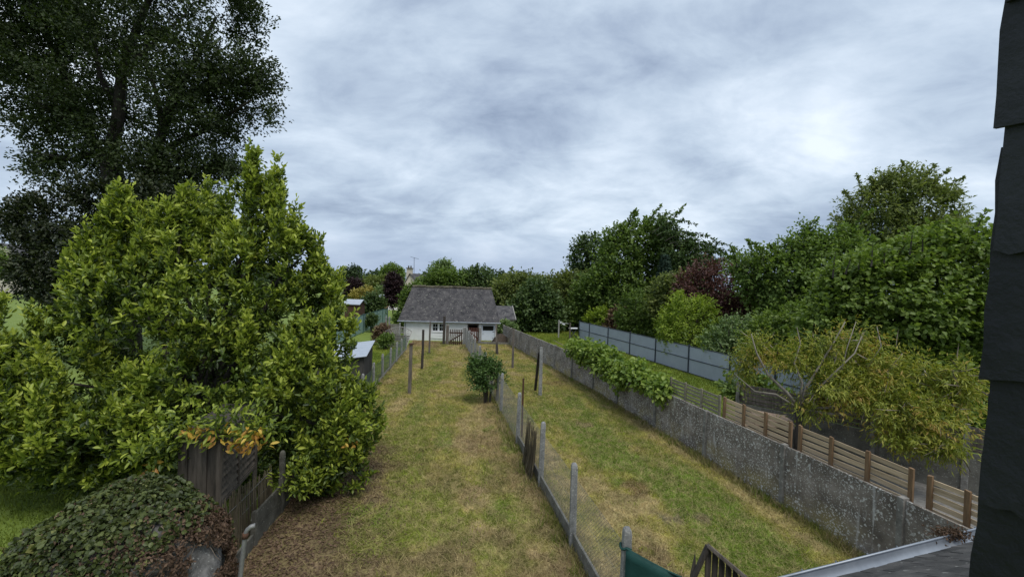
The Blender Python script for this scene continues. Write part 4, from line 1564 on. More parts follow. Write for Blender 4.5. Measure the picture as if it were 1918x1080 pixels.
# low kerb and compost heap at the white door
c = P(936, 640, 38.0)
kb = MB().box((c[0] - 0.35, 37.9, 0.1), (3.2, 0.14, 0.3))
tag(kb.build('garden_kerb', M['plank'], loc=(c[0] - .35, 37.9, 0)), 'low concrete kerb across the end of the right lawn', 'kerb')
hc = P(937, 640, 38.6)
V, Fa = [], []
nr, ns = 8, 18
for i in range(nr + 1):
    f = i / nr
    for k in range(ns):
        a = 2 * math.pi * k / ns
        w = 1 + 0.25 * math.sin(3 * a + 1) + 0.12 * rng.uniform(-1, 1)
        V.append((hc[0] + 0.95 * f * w * math.cos(a), hc[1] + 0.6 * f * w * math.sin(a), 0.98 * (1 - f ** 1.5) + 0.03 * rng.uniform(-1, 1) - 0.02))
for i in range(nr):
    for k in range(ns):
        Fa.append((i * ns + k, i * ns + (k + 1) % ns, (i + 1) * ns + (k + 1) % ns, (i + 1) * ns + k))
mb = MB()
mb.v, mb.f = V, [f[::-1] for f in Fa]
tag(mb.build('compost_heap', M['earth'], loc=(hc[0], hc[1], 0), smooth=True), 'dark compost heap between the white door and the concrete wall', 'compost heap')

# concrete panel fence left of the outbuilding
cf = empty('panel_fence', (*P(722, 640, 38.5)[:2], 0), 'short grey panel fence left of the outbuilding', 'fence')
for i, px in enumerate((722, 728, 748)):
    x = P(px, 640, 38.5)[0]
    conc_post(cf, x, 38.5, (2.15, 2.15, 1.6)[i], 0.14)
for a_, b_ in ((728, 748),):
    xa, xb = P(a_, 640, 38.5)[0] + .08, P(b_, 640, 38.5)[0] - .08
    for k in range(4):
        MB().box(((xa + xb) / 2, 38.5, 0.2 + 0.37 * k), (xb - xa, 0.05, 0.36)).build('panel', M['plank'], cf)

# arched trellis panel leaning by the left fence
tb = G(711, 650)
tr_ = empty('trellis_panel', tuple(tb), 'silvery arched trellis panel leaning beside the left wire fence', 'trellis')
tw_ = 2.1
tl_ = 0.55      # lean
thh = 1.55


def tp(u, z):
    return np.array([tb[0] + u * 0.98 + 0.2 * z, tb[1] + u * 0.15 + tl_ * z, z])


for u in (0.0, tw_):
    MB().beam(tp(u, 0.0), tp(u, 1.25), 0.05, 0.06, (0, 1, 0)).build('stile', M['trellis'], tr_)
arc = [tp(tw_ * i / 10, 1.25 + 0.33 * math.sin(math.pi * i / 10)) for i in range(11)]
MB().tube(arc, 0.035, 6).build('arched_rail', M['trellis'], tr_)
arc2 = [tp(tw_ * i / 10, 1.0 + 0.12 * math.sin(math.pi * i / 10)) for i in range(11)]
MB().tube(arc2, 0.025, 6).build('arched_rail', M['trellis'], tr_)
for k in range(8):
    z = 0.06 + 0.118 * k
    MB().beam(tp(0.03, z), tp(tw_ - 0.03, z), 0.03, 0.09, (0, -.3, 1)).build('slat', M['trellisslat'], tr_)
for k in range(1, 14):
    u = tw_ * k / 14
    for sgn in (-1, 1):
        ub = min(max(u + sgn * 0.2, 0.05), tw_ - 0.05)
        zt = 1.24 + 0.32 * math.sin(math.pi * ub / tw_)
        z0 = 1.02 + 0.12 * math.sin(math.pi * u / tw_)
        MB().beam(tp(u, z0), tp(ub, zt), 0.014, 0.02, (0, 1, 0)).build('lattice_strip', M['trellis'], tr_)

# ------------------------------------------------------------------ dark shed with pale steel roof, behind the left fence
s0, s1 = G(683, 666, 1.9), G(699, 638, 1.9)
sd_ = norm((s1 - s0)[:2])
sn_ = np.array([-sd_[1], sd_[0]])      # to the left
sl_ = float(np.linalg.norm((s1 - s0)[:2]))
shed = empty('garden_shed', (*((s0 + s1) / 2)[:2], 0), 'blackish board garden shed with pale steel roof behind the laurel', 'shed')


def sp(u, v, z):
    q = s0[:2] + sd_ * u + sn_ * v
    return (q[0], q[1], z)


SWD = 2.3
nb = 22
for i in range(nb):
    u0, u1 = sl_ * i / nb + 0.006, sl_ * (i + 1) / nb - 0.004
    th = 0.0 if i % 2 else 0.012
    MB().hexa([sp(u0, 0.02 - th, -0.05), sp(u1, 0.02 - th, -0.05), sp(u1, 0.05, -0.05), sp(u0, 0.05, -0.05)],
              [sp(u0, 0.02 - th, 1.84), sp(u1, 0.02 - th, 1.84), sp(u1, 0.05, 1.84), sp(u0, 0.05, 1.84)]).build('board', M['shed'], shed)
mb = MB()
mb.hexa([sp(0, .06, -.05), sp(sl_, .06, -.05), sp(sl_, SWD, -.05), sp(0, SWD, -.05)], [sp(0, .06, 1.84), sp(sl_, .06, 1.84), sp(sl_, SWD, 1.55), sp(0, SWD, 1.55)])
mb.build('body', M['shed'], shed)
nrb = 14
for i in range(nrb):
    u0, u1 = -0.15 + (sl_ + 0.3) * i / nrb, -0.15 + (sl_ + 0.3) * (i + 1) / nrb - 0.012
    MB().hexa([sp(u0, -.1, 1.89), sp(u1, -.1, 1.89), sp(u1, SWD + .15, 1.58), sp(u0, SWD + .15, 1.58)],
              [sp(u0, -.1, 1.915), sp(u1, -.1, 1.915), sp(u1, SWD + .15, 1.605), sp(u0, SWD + .15, 1.605)]).build('roof_sheet', M['shedroof'], shed)

# ------------------------------------------------------------------ green sheet fence and far sheds on the left
gA, gB = G(628, 604, 1.8), G(726, 577, 1.8)
gf = empty('sheet_fence', (*((gA + gB) / 2)[:2], 0), 'grey-green sheet fence on the left beyond the laurel', 'fence')
gn = 7
gd = norm((gB - gA)[:2])
for i in range(gn + 1):
    p = gA[:2] + (gB - gA)[:2] * i / gn
    MB().box((*p, 0.92), (0.11, 0.11, 1.95)).build('post', M['greenpost'], gf)
    if i < gn:
        q = gA[:2] + (gB - gA)[:2] * (i + 1) / gn
        MB().beam((*(p + gd * .06), 0.93), (*(q - gd * .06), 0.93), 0.03, 1.7).build('panel', M['greenfence'], gf)
        MB().beam((*(p + gd * .06), 1.81), (*(q - gd * .06), 1.81), 0.06, 0.05).build('rail', M['greenpost'], gf)


def hut(px0, px1, pye, pyr, Y, wallm, roofm, label, zb=0.0, name='garden_hut'):
    a, b = P(px0, pye, Y), P(px1, pye, Y)
    ez = a[2]
    rz = P((px0 + px1) / 2, pyr, Y + 1.2)[2]
    h_ = empty(name, ((a[0] + b[0]) / 2, Y + 1.2, 0), label, 'shed')
    xa, xb = a[0] + 0.2, b[0] - 0.2
    MB().hexa([(xa, Y + .2, -.05), (xb, Y + .2, -.05), (xb, Y + 2.2, -.05), (xa, Y + 2.2, -.05)], [(xa, Y + .2, ez), (xb, Y + .2, ez), (xb, Y + 2.2, ez), (xa, Y + 2.2, ez)]).build('wall', wallm, h_)
    mb = MB()
    mb.hexa([(a[0], Y, ez - .05), (b[0], Y, ez - .05), (b[0], Y + 1.2, rz - .05), (a[0], Y + 1.2, rz - .05)], [(a[0], Y, ez), (b[0], Y, ez), (b[0], Y + 1.2, rz), (a[0], Y + 1.2, rz)])
    mb.hexa([(a[0], Y + 1.202, rz - .05), (b[0], Y + 1.202, rz - .05), (b[0], Y + 2.4, ez - .05), (a[0], Y + 2.4, ez - .05)], [(a[0], Y + 1.202, rz), (b[0], Y + 1.202, rz), (b[0], Y + 2.4, ez), (a[0], Y + 2.4, ez)])
    mb.build('roof', roofm, h_)
    mb = MB()
    for x_ in (xa + 0.02, xb - 0.02):
        mb.add([(x_, Y + .25, ez), (x_, Y + 2.15, ez), (x_, Y + 1.2, rz - .06)], [(0, 1, 2)])
    mb.build('gable', wallm, h_)
    MB().box(((xa + xb) / 2, Y + .18, ez * 0.45), (0.9, 0.04, ez * 0.88)).build('door', M['redwood'], h_)
    return h_


hut(641, 674, 569, 560, 47.0, M['redwood'], M['shedroof'], 'brown hut with bluish metal roof behind the green sheet fence')
hut(705, 722, 555, 551, 61.0, M['terracotta'], M['shedroof'], 'terracotta coloured hut beside the dark copper tree')

# ------------------------------------------------------------------ distant houses with chimney and aerials
def far_house(pxl, pxr, px_ap, py_ap, py_e, Y, depth, label, chim=None, aerial=None, yaw=0.35):
    ap = P(px_ap, py_ap, Y)
    l, r = P(pxl, py_e, Y), P(pxr, py_e, Y)
    hs = empty('distant_house', (ap[0], Y, 0), label, 'house', 'distant houses behind the outbuilding')
    dv = np.array([math.sin(yaw), math.cos(yaw)]) * depth
    fr = [(l[0], Y, -.1), (r[0], Y, -.1), (r[0], Y, r[2]), (ap[0], Y, ap[2]), (l[0], Y, l[2])]
    bk = [(x + dv[0], y + dv[1], z) for x, y, z in fr]
    mb = MB()
    mb.v = fr + bk
    mb.f = [(4, 3, 2, 1, 0), (5, 6, 7, 8, 9)] + [(i, (i + 1) % 5, 5 + (i + 1) % 5, 5 + i) for i in range(5)]
    mb.build('wall', M['cream'], hs)
    up = np.array([0, 0, 0.12])
    for i0, i1, nm in ((3, 2, 'roof'), (3, 4, 'roof')):
        p, q = np.array(fr[i0]), np.array(fr[i1])
        ext = (q - p) * 0.06
        d3 = np.array([dv[0], dv[1], 0])
        o3 = -d3 * 0.03
        b = [p + up * .2 + o3, q + ext + up * .2 + o3, q + ext + up * .2 + d3, p + up * .2 + d3]
        MB().hexa(b, [x + up * 1.2 for x in b]).build(nm, M['roofslate'], hs)
    if chim:
        cw, ch = chim
        MB().box((ap[0] - 0.25, Y + 0.53, ap[2] - .6 + ch / 2), (cw, 0.9, ch + 1.2)).build('chimney', M['cream'], hs)
        MB().box((ap[0] - 0.25, Y + 0.45, ap[2] + ch + 0.08), (cw * 1.2, 1.1, 0.16)).build('chimney_cap', M['ridge'], hs)
        for k in (-1, 1):
            MB().tube([(ap[0] - .25 + k * cw * .22, Y + .45, ap[2] + ch + .1), (ap[0] - .25 + k * cw * .22, Y + .45, ap[2] + ch + .6)], [.16, .13], 8).build('chimney_pot', M['ridge'], hs)
    if aerial:
        x, yt = aerial
        bot = P(x, py_ap + 4, Y + 1.5)
        top = P(x + 0.3, yt, Y + 1.5)
        MB().tube([bot, top], 0.045, 6).build('aerial_mast', M['metalpost'], hs)
        mb = MB()
        mb.tube([top + np.array([-0.75, 0, 0.1]), top + np.array([0.95, 0, -0.28])], 0.035, 5)
        for k in range(7):
            c_ = top + np.array([-0.6 + 0.22 * k, 0, 0.07 - 0.05 * k])
            mb.tube([c_ + np.array([0, -.35, 0]), c_ + np.array([0, .35, 0])], 0.02, 4)
        mb.build('aerial', M['metalpost'], hs)
    return hs


far_house(757, 785, 768.5, 513, 533, 88, 9, 'cream gabled house with chimney and tall aerial above the outbuilding roof', chim=(1.1, 1.1), aerial=(775.5, 482))
far_house(784, 812, 796, 512, 526, 98, 8, 'distant house gable half hidden in trees with a small aerial', aerial=(808, 491))
far_house(-30, 38, 4, 457, 480, 85, 10, 'pale roofed house far left behind the oak', yaw=-0.3)

# ------------------------------------------------------------------ own house: slated dormer cheek, low roof, zinc gutter
ya = math.radians(15)
cu, cv = np.array([math.cos(ya), math.sin(ya)]), np.array([-math.sin(ya), math.cos(ya)])
U0, V1 = 0.75, 0.381
cheek = empty('slate_hung_wall', (*(cu * 0.95 + cv * 0.1), 3.9), 'dark slate-hung dormer wall at the right edge of the view', 'wall')


def cp(u, v, z):
    q = cu * u + cv * v
    return (q[0], q[1], z)


MB().hexa([cp(U0 + .02, -0.5, 3.9), cp(1.25, -0.5, 3.9), cp(1.25, V1 - .02, 3.9), cp(U0 + .02, V1 - .02, 3.9)],
          [cp(U0 + .02, -0.5, 7.0), cp(1.25, -0.5, 7.0), cp(1.25, V1 - .02, 7.0), cp(U0 + .02, V1 - .02, 7.0)]).build('core', M['dark'], cheek)
zrow = 5.723
for k in range(-11, 8):
    zb = zrow - 0.1615 * k
    if zb < 3.9:
        continue
    # edge shifts a little from course to course, the wall leans out slightly below
    lean = 0.010 * (5.5 - zb)
    off = (0.002, -0.004, 0.003, -0.003)[k % 4] - lean * 0.0
    ve = V1 + off
    cols = [(ve - 0.22, ve), (ve - 0.44, ve - 0.224), (ve - 0.66, ve - 0.444)] if k % 2 == 0 else [(ve - 0.11, ve), (ve - 0.33, ve - 0.114), (ve - 0.55, ve - 0.334), (ve - 0.77, ve - 0.554)]
    for (va, vb) in cols:
        zt = zb + 0.3
        ut, ub = U0 + 0.009, U0 - 0.009 - lean
        th = 0.006
        mb = MB()
        ns = 7
        # ragged, hand cut lower and outer edges
        jag = [rng.uniform(-.005, .005) for _ in range(ns + 1)]
        jv = [rng.uniform(-.002, .002) for _ in range(ns + 1)]
        fr, bk = [], []
        for i in range(ns + 1):
            v = va + (vb - va) * i / ns
            fr.append(cp(ub, v, zb + jag[i]))
            bk.append(cp(ub + th, v, zb + jag[i]))
        for i in range(1, ns + 1):
            f = i / ns
            fr.append(cp(ub + (ut - ub) * f, vb + jv[i], zb + (zt - zb) * f))
            bk.append(cp(ub + th + (ut - ub) * f, vb + jv[i], zb + (zt - zb) * f))
        fr.append(cp(ut, va, zt))
        bk.append(cp(ut + th, va, zt))
        n = len(fr)
        mb.v = fr + bk
        mb.f = [tuple(range(n))[::-1], tuple(range(n, 2 * n))] + [(i, (i + 1) % n, n + (i + 1) % n, n + i) for i in range(n)]
        mb.build('slate', M['slate'], cheek)

g0, g1 = G(1470, 1080, 2.6), G(1834, 989, 2.6)
gu = norm((g1 - g0)[:2])
gv = np.array([-gu[1], gu[0]])
g0[:2] -= gv * 0.165
tanp = math.tan(math.radians(30))
lroof = empty('house_roof', (*(g0[:2] + gu * 2 - gv * 1.2), 2.6), 'dark slate eave roof with grey zinc gutter at the lower right', 'roof')


def rp(u, v, z):
    q = g0[:2] + gu * u + gv * v
    return np.array([q[0], q[1], z])


MB().hexa([rp(-1.5, -2.4, 2.6 + 2.4 * tanp - .12), rp(7, -2.4, 2.6 + 2.4 * tanp - .12), rp(7, -.05, 2.5), rp(-1.5, -.05, 2.5)],
          [rp(-1.5, -2.4, 2.6 + 2.4 * tanp - .02), rp(7, -2.4, 2.6 + 2.4 * tanp - .02), rp(7, -.05, 2.6), rp(-1.5, -.05, 2.6)]).build('deck', M['dark'], lroof)
wallz = MB().hexa([rp(-1.5, -.7, -.1), rp(7, -.7, -.1), rp(7, -.4, -.1), rp(-1.5, -.4, -.1)], [rp(-1.5, -.7, 2.9), rp(7, -.7, 2.9), rp(7, -.4, 2.68), rp(-1.5, -.4, 2.68)])
wallz.build('supporting_wall', M['stone'], lroof)
cs, sn = math.cos(math.radians(30)), math.sin(math.radians(30))
nvec = np.array([gv[0] * sn, gv[1] * sn, cs])
for r in range(13):
    d0 = 0.0 + r * 0.16
    k = 0
    u = -1.4 + (0.11 if r % 2 else 0)
    while u < 6.2:
        j = rng.uniform(-.01, .01)
        b0 = rp(u + .003, -(d0 + j) * cs - .04, 2.62 + (d0 + j) * sn) + nvec * (0.022 + rng.uniform(0, .006))
        b1 = rp(u + .217, -(d0 + j) * cs - .04, 2.62 + (d0 + j) * sn) + nvec * (0.022 + rng.uniform(0, .006))
        t1 = rp(u + .217, -(d0 + .34) * cs - .04, 2.62 + (d0 + .34) * sn) + nvec * 0.004
        t0 = rp(u + .003, -(d0 + .34) * cs - .04, 2.62 + (d0 + .34) * sn) + nvec * 0.004
        e = nvec * 0.006
        if True:
            if -1.45 < u < 4.6:
                MB().hexa([b0 - e, b1 - e, t1 - e, t0 - e], [b0, b1, t1, t0]).build('slate', M['lowslate'], lroof)
        u += 0.22
# gutter: half round channel with rolled front bead and brackets
mb = MB()
prof = [(math.cos(a), math.sin(a)) for a in np.linspace(math.pi, 2 * math.pi, 9)]
R_ = 0.11
out, inn = [], []
for ux in (-1.5, 7.0):
    out.append([rp(ux, 0.05 + R_ * c_, 2.6 + R_ * s_) for c_, s_ in prof])
    inn.append([rp(ux, 0.05 + (R_ - .004) * c_, 2.602 + (R_ - .004) * s_) for c_, s_ in prof])
n = len(prof)
for A, rev in ((out, False), (inn, True)):
    b = len(mb.v)
    mb.v += [tuple(p) for p in A[0]] + [tuple(p) for p in A[1]]
    for i in range(n - 1):
        f = (b + i, b + i + 1, b + n + i + 1, b + n + i)
        mb.f.append(f[::-1] if rev else f)
gut = mb.build('gutter', M['zinc'], lroof, smooth=True)
MB().tube([rp(-1.5, .05 + R_, 2.61), rp(7, .05 + R_, 2.61)], 0.013, 8).build('bead', M['zinc'], gut, smooth=True)
for i in range(12):
    u = 0.25 + 0.5 * i
    pts_ = [rp(u, 0.05 + (R_ + .006) * c_, 2.6 + (R_ + .006) * s_) for c_, s_ in prof] + [rp(u, .05 + R_ + .016, 2.63)]
    MB().tube(pts_, 0.009, 5).build('bracket', M['zinc'], gut)
# clod of moss and leaves caught in the gutter
mc = G(1785, 1000, 2.62)
n = 400
r_ = np.random.default_rng(77)
pp = mc + r_.normal(size=(n, 3)) * np.array([0.10, 0.05, 0.035])
lf = (pp, norm(r_.normal(size=(n, 3))), norm(r_.normal(size=(n, 3))), np.full(n, .05), np.full(n, .02), r_.uniform(0, .4, n))
o = leaf_mesh('leaf_clump', lf, M['brown'])
tag(o, 'dark clump of dead leaves caught in the zinc gutter', 'leaves', None, 'stuff')

# ------------------------------------------------------------------ green shade cloth post and broken board gate, bottom centre
tp0 = np.array([float(Mx(6.6)), 6.6, 0])
cl = empty('shade_cloth', tuple(tp0 + np.array([.1, -.1, 0])), 'dark green shade cloth tied to the nearest concrete post', 'cloth')
V, Fa = [], []
nu_, nv_ = 14, 10
A0 = np.array([tp0[0] - 0.02, tp0[1] - 0.11, 1.52])
B0 = P(1350, 1112, 6.1)
for i in range(nu_ + 1):
    f = i / nu_
    top = A0 + (B0 - A0) * f - np.array([0, 0, 0.05 * math.sin(math.pi * f) * (1 - 0.3 * f)])
    for j in range(nv_ + 1):
        g = j / nv_
        z = top[2] * (1 - g) + 0.0 * g
        wv_ = 0.035 * math.sin(f * 19 + g * 3) * (0.3 + g) + 0.02 * math.sin(f * 7 - g * 5)
        V.append((top[0] + wv_ * 0.5, top[1] - wv_, z + 0.01))
for i in range(nu_):
    for j in range(nv_):
        a = i * (nv_ + 1) + j
        Fa.append((a, a + nv_ + 1, a + nv_ + 2, a + 1))
mb = MB()
mb.v, mb.f = V, Fa
o = mb.build('sheet', M['tarp'], cl, smooth=True)
o.modifiers.new('thick', 'SOLIDIFY').thickness = 0.004
MB().tube([(tp0[0] + .08 * math.cos(a), tp0[1] + .085 * math.sin(a), 1.5 + .02 * math.sin(3 * a)) for a in np.linspace(0, 2 * math.pi, 13)], 0.02, 6).build('tie', M['tarp'], cl)
hem = [A0 + (B0 - A0) * f - np.array([0, 0, 0.05 * math.sin(math.pi * f) * (1 - 0.3 * f) - .015]) for f in np.linspace(0, 1, 12)]
MB().tube(hem, 0.014, 6).build('hem', M['tarp'], cl)

gY = 6.15
ap = P(1328, 1022, gY)
bg_ = empty('board_gate', (ap[0] + .2, gY, 0), 'broken weathered board gate with sloping top, bottom edge of view', 'gate')
rt = P(1405, 1088, gY - 0.15)
lf_ = P(1292, 1082, gY + 0.02)
MB().beam(ap + np.array([-.02, 0, .01]), rt, 0.05, 0.07, (0, 1, 0)).build('top_rail', M['oldwood'], bg_, bevel=0.006)
MB().beam(ap + np.array([-.01, 0.01, 0]), np.array([lf_[0] - .12, lf_[1], 0.9]), 0.05, 0.07, (0, 1, 0)).build('side_rail', M['darkwood'], bg_, bevel=0.006)
nb = 6
for i in range(nb):
    f = (i + 0.35) / nb
    tpz = ap + (rt - ap) * f
    x = tpz[0] - 0.02
    w = 0.085
    za = tpz[2] - 0.03
    MB().hexa([(x - w / 2, tpz[1] + .03, 0.02), (x + w / 2, tpz[1] + .03, 0.02), (x + w / 2, tpz[1] + .055, 0.02), (x - w / 2, tpz[1] + .055, 0.02)],
              [(x - w / 2 + .005, tpz[1] + .03, za + .05), (x + w / 2, tpz[1] + .03, za - .05), (x + w / 2, tpz[1] + .055, za - .05), (x - w / 2 + .005, tpz[1] + .055, za + .05)]).build('board', M['darkwood'], bg_, bevel=0.004)
# splintered picket beside it
sx = P(1302, 1032, gY + .05)
MB().add([(sx[0] - .045, gY + .05, 0.0), (sx[0] + .045, gY + .05, 0.0), (sx[0] + .045, gY + .075, 0.0), (sx[0] - .045, gY + .075, 0.0),
          (sx[0] - .05, gY + .05, sx[2] - .35), (sx[0] + .03, gY + .05, sx[2] - .3), (sx[0] + .03, gY + .075, sx[2] - .3), (sx[0] - .05, gY + .075, sx[2] - .35), (sx[0] + .005, gY + .06, sx[2])],
         [(0, 1, 5, 4), (1, 2, 6, 5), (2, 3, 7, 6), (3, 0, 4, 7), (4, 5, 8), (5, 6, 8), (6, 7, 8), (7, 4, 8), (3, 2, 1, 0)]).build('splintered_picket', M['darkwood'], bg_)

# ------------------------------------------------------------------ left foreground: ivy mound, bent pipe, louvred wooden box, reed screen
MC = np.array([-5.58, 6.2, 0.0])
MR = np.array([1.5, 1.1, 2.22])


def mound_pt(th, ph):
    """th around, ph 0 top .. 1 foot"""
    e = 0.62
    rr = np.sin(ph * np.pi / 2) ** 0.72
    zz = np.cos(ph * np.pi / 2) ** e
    x = MC[0] + MR[0] * rr * np.cos(th)
    y = MC[1] + MR[1] * rr * np.sin(th)
    z = MR[2] * zz * (1 - 0.34 * np.clip(-np.cos(th) * rr, 0, 1))
    p = np.stack([x, y, z], -1)
    sh = p.shape
    q = p.reshape(-1, 3)
    dsp = (fbm(q * 1.7, 61) - 0.5) * 0.34 + (fbm(q * 5, 62) - 0.5) * 0.2
    q = q + norm(q - (MC + np.array([0, 0, 1.0]))) * dsp[:, None]
    q[:, 2] = np.maximum(q[:, 2], -0.05)
    return q.reshape(sh)


mnd = empty('ivy_mound', tuple(MC), 'rounded stone wall end smothered in ivy at the lower left', 'ivy wall')
nth, nph = 72, 40
T, Ph = np.meshgrid(np.linspace(0, 2 * np.pi, nth, endpoint=False), np.linspace(0.0, 1, nph), indexing='ij')
vv = mound_pt(T, Ph).reshape(-1, 3) - MC
i = (np.arange(nth)[:, None] * nph + np.arange(nph - 1)[None])
i2 = ((np.arange(nth)[:, None] + 1) % nth * nph + np.arange(nph - 1)[None])
loops = np.stack([i, i + 1, i2 + 1, i2], -1).reshape(-1)
me = fast_mesh('stone_core', vv, loops, np.arange(len(loops) // 4) * 4, M['stone'], smooth=True)
link('stone_core', me, mnd)


def mound_leaves(n, seed, cond, L, W, tmean):
    r_ = np.random.default_rng(seed)
    th, ph = r_.uniform(0, 2 * np.pi, n), r_.uniform(0.01, 0.98, n) ** 0.8
    p = mound_pt(th, ph)
    p2 = mound_pt(th + .03, ph)
    p3 = mound_pt(th, np.minimum(ph + .02, 1))
    nn = norm(np.cross(p3 - p, p2 - p))
    nn = np.where((nn * (p - MC - np.array([0, 0, .6]))).sum(1, keepdims=True) < 0, -nn, nn)
    k = cond(th, ph, p, r_)
    p, nn = p[k], nn[k]
    m = len(p)
    p = p + nn * (r_.uniform(0.0, 0.1, m) + .12 * fbm(p * 4, 93))[:, None]
    ax = np.cross(nn, r_.normal(size=(m, 3))) + nn * r_.uniform(-.1, .9, m)[:, None] + np.array([0, 0, -.3])
    s = r_.uniform(.45, 1.5, m)
    return (p, norm(ax), norm(nn + r_.normal(size=(m, 3)) * .8 + np.array([0, 0, .3])), L * s, W * s, np.clip(tmean + r_.normal(size=m) * .2 + .5 * (fbm(p * 2.5, 91) - .5) + .25 * (fbm(p * 9, 92) - .5), 0, 1))


def right_part(p):
    return sm(-5.15, -4.45, p[:, 0] + 1.1 * (fbm(p * 2.6, 71) - .5) - 0.25 * (p[:, 2] - 1.2))


left_bare = lambda p: (p[:, 0] < -6.45) & (p[:, 2] < 1.2)
lf = mound_leaves(46000, 1, lambda th, ph, p, r: (r.uniform(0, 1, len(p)) > right_part(p) * 1.02) & ~left_bare(p), 0.056, 0.05, 0.28)
leaf_mesh('ivy_foliage', lf, M['ivy'], mnd, kind='stuff', six=True)
lf = mound_leaves(80000, 2, lambda th, ph, p, r: (r.uniform(0, 1, len(p)) < right_part(p) * sm(2.6, 2.25, p[:, 2] + 0.5 * np.maximum(0, p[:, 0] + 4.9)) + .10) & ~left_bare(p) & ~((p[:, 0] > -4.25 + .5 * (fbm(p * 3, 88) - .5)) & (p[:, 2] > 1.25)), 0.045, 0.026, 0.25)
leaf_mesh('dead_foliage', lf, M['brown'], mnd, kind='stuff')
lf = mound_leaves(700, 3, lambda th, ph, p, r: (r.uniform(0, 1, len(p)) > right_part(p)) & (p[:, 1] < 6.6) & ~left_bare(p), 0.115, 0.11, 0.6)
leaf_parts(mnd, lf, range(min(190, len(lf[0]))), M['ivy'], name='ivy_leaf')
r_ = np.random.default_rng(8)
for k in range(46):
    th = r_.uniform(-1.6, 0.7)
    ph = r_.uniform(0.2, .5)
    pts_ = []
    for s in range(9):
        th += r_.normal() * .05
        ph = min(.97, ph + r_.uniform(.02, .05))
        q = mound_pt(np.array([th]), np.array([ph]))[0]
        pts_.append(q + norm(q - MC - np.array([0, 0, .8])) * r_.uniform(.01, .07))
    MB().tube(pts_, list(np.linspace(.009, .003, 9)), 5).build('vine_stem', M['vineroot'], mnd, smooth=True)

pb = P(449, 1085, 6.3)
pipe = empty('bent_pipe', (pb[0], 6.3, 0), 'bent steel tube standing beside the ivy mound', 'pipe')
pt_ = P(460, 998, 6.3)
mb = MB().tube([(pb[0] - .03, 6.3, -.1), tuple(pb), tuple(pt_), tuple(pt_ + np.array([.02, .01, .05])), tuple(pt_ + np.array([.06, .03, .085])), tuple(pt_ + np.array([.11, .05, .095]))], [.033] * 6, 10)
mb.build('tube', M['pipe'], pipe, smooth=True)
MB().tube([tuple(pt_ + np.array([-.004, 0, -.07])), tuple(pt_ + np.array([0, 0, .01]))], .042, 10).build('rusty_collar', M['rust'], pipe, smooth=True)

# wooden box shelter
bx0, by0 = -5.42, 8.0
bx1, by1 = -5.78, 9.75
wb = empty('wooden_shelter', (bx0 - .35, by0 + .8, 0), 'dark wooden shelter with louvred side half buried in the laurel', 'shelter')
TZ = 2.42
xs = np.linspace(bx0 - .72, bx0, 5)
for i in range(4):
    w_ = xs[i + 1] - xs[i]
    MB().hexa([(xs[i] + .006, by0 + (.02 if i % 2 else 0), 0), (xs[i + 1] - .006, by0 + (.02 if i % 2 else 0), 0), (xs[i + 1] - .006, by0 + .045, 0), (xs[i] + .006, by0 + .045, 0)],
              [(xs[i] + .006, by0 + (.02 if i % 2 else 0), TZ - .08 + .02 * i), (xs[i + 1] - .006, by0 + (.02 if i % 2 else 0), TZ - .06 + .02 * i), (xs[i + 1] - .006, by0 + .045, TZ - .06 + .02 * i), (xs[i] + .006, by0 + .045, TZ - .08 + .02 * i)]).build('board', M['shelter'], wb)
for f in (0.0, 1.0):
    x, y = bx0 + (bx1 - bx0) * f, by0 + (by1 - by0) * f
    MB().box((x + .03, y + .05, TZ / 2), (.07, .07, TZ)).build('corner_post', M['shelter'], wb, bevel=.005)
for z in (1.12, TZ - .05):
    MB().beam((bx0 + .035, by0 + .09, z), (bx1 + .035, by1 + .01, z), .05, .075).build('rail', M['shelter'], wb)
MB().beam(((bx0 + bx1) / 2 + .05, (by0 + by1) / 2, 1.16), ((bx0 + bx1) / 2 + .05, (by0 + by1) / 2, TZ - .09), .05, .04, (0, 1, 0)).build('mullion', M['shelter'], wb)
for k in range(8):
    z = 1.24 + .142 * k
    sd3 = np.array([bx1 - bx0, by1 - by0, 0]) / math.hypot(bx1 - bx0, by1 - by0)
    a_ = np.array([bx0 + .02, by0 + .09, z])
    b_ = np.array([bx1 + .02, by1 + .01, z])
    MB().beam(a_, b_, .014, .125, (-0.45, 0, 1)).build('louvre', M['shelter'], wb)
MB().hexa([(bx0 - .75, by0 - .06, TZ + .0), (bx0 + .1, by0 - .06, TZ + .02), (bx1 + .1, by1 + .1, TZ + .06), (bx1 - .75, by1 + .1, TZ + .04)],
          [(bx0 - .75, by0 - .06, TZ + .04), (bx0 + .1, by0 - .06, TZ + .06), (bx1 + .1, by1 + .1, TZ + .1), (bx1 - .75, by1 + .1, TZ + .08)]).build('roof', M['darkwood'], wb)

rs = empty('reed_screen', (-5.25, 8.6, 0), 'upright reed screen hung below the louvred shelter side', 'reed screen')
for j in range(90):
    f = j / 89
    y = 7.75 + 2.3 * f
    x = float(Lx(y)) - .13 + .02 * rng.uniform(-1, 1) - .18
    MB().tube([(x + .04, y, 0), (x + .02 + rng.uniform(-.01, .01), y + rng.uniform(-.02, .02), .6), (x, y + rng.uniform(-.02, .02), 1.02 + rng.uniform(-.1, .14) + .1 * math.sin(f * 5))], [.013, .013, .009], 4).build('reed', M['reed'], rs)
for z in (.3, .62, .92):
    MB().tube([(float(Lx(7.75)) - .285, 7.75, z), (float(Lx(8.9)) - .285, 8.9, z - .02), (float(Lx(10.05)) - .285, 10.05, z)], .005, 4).build('binding_wire', M['wire'], rs)

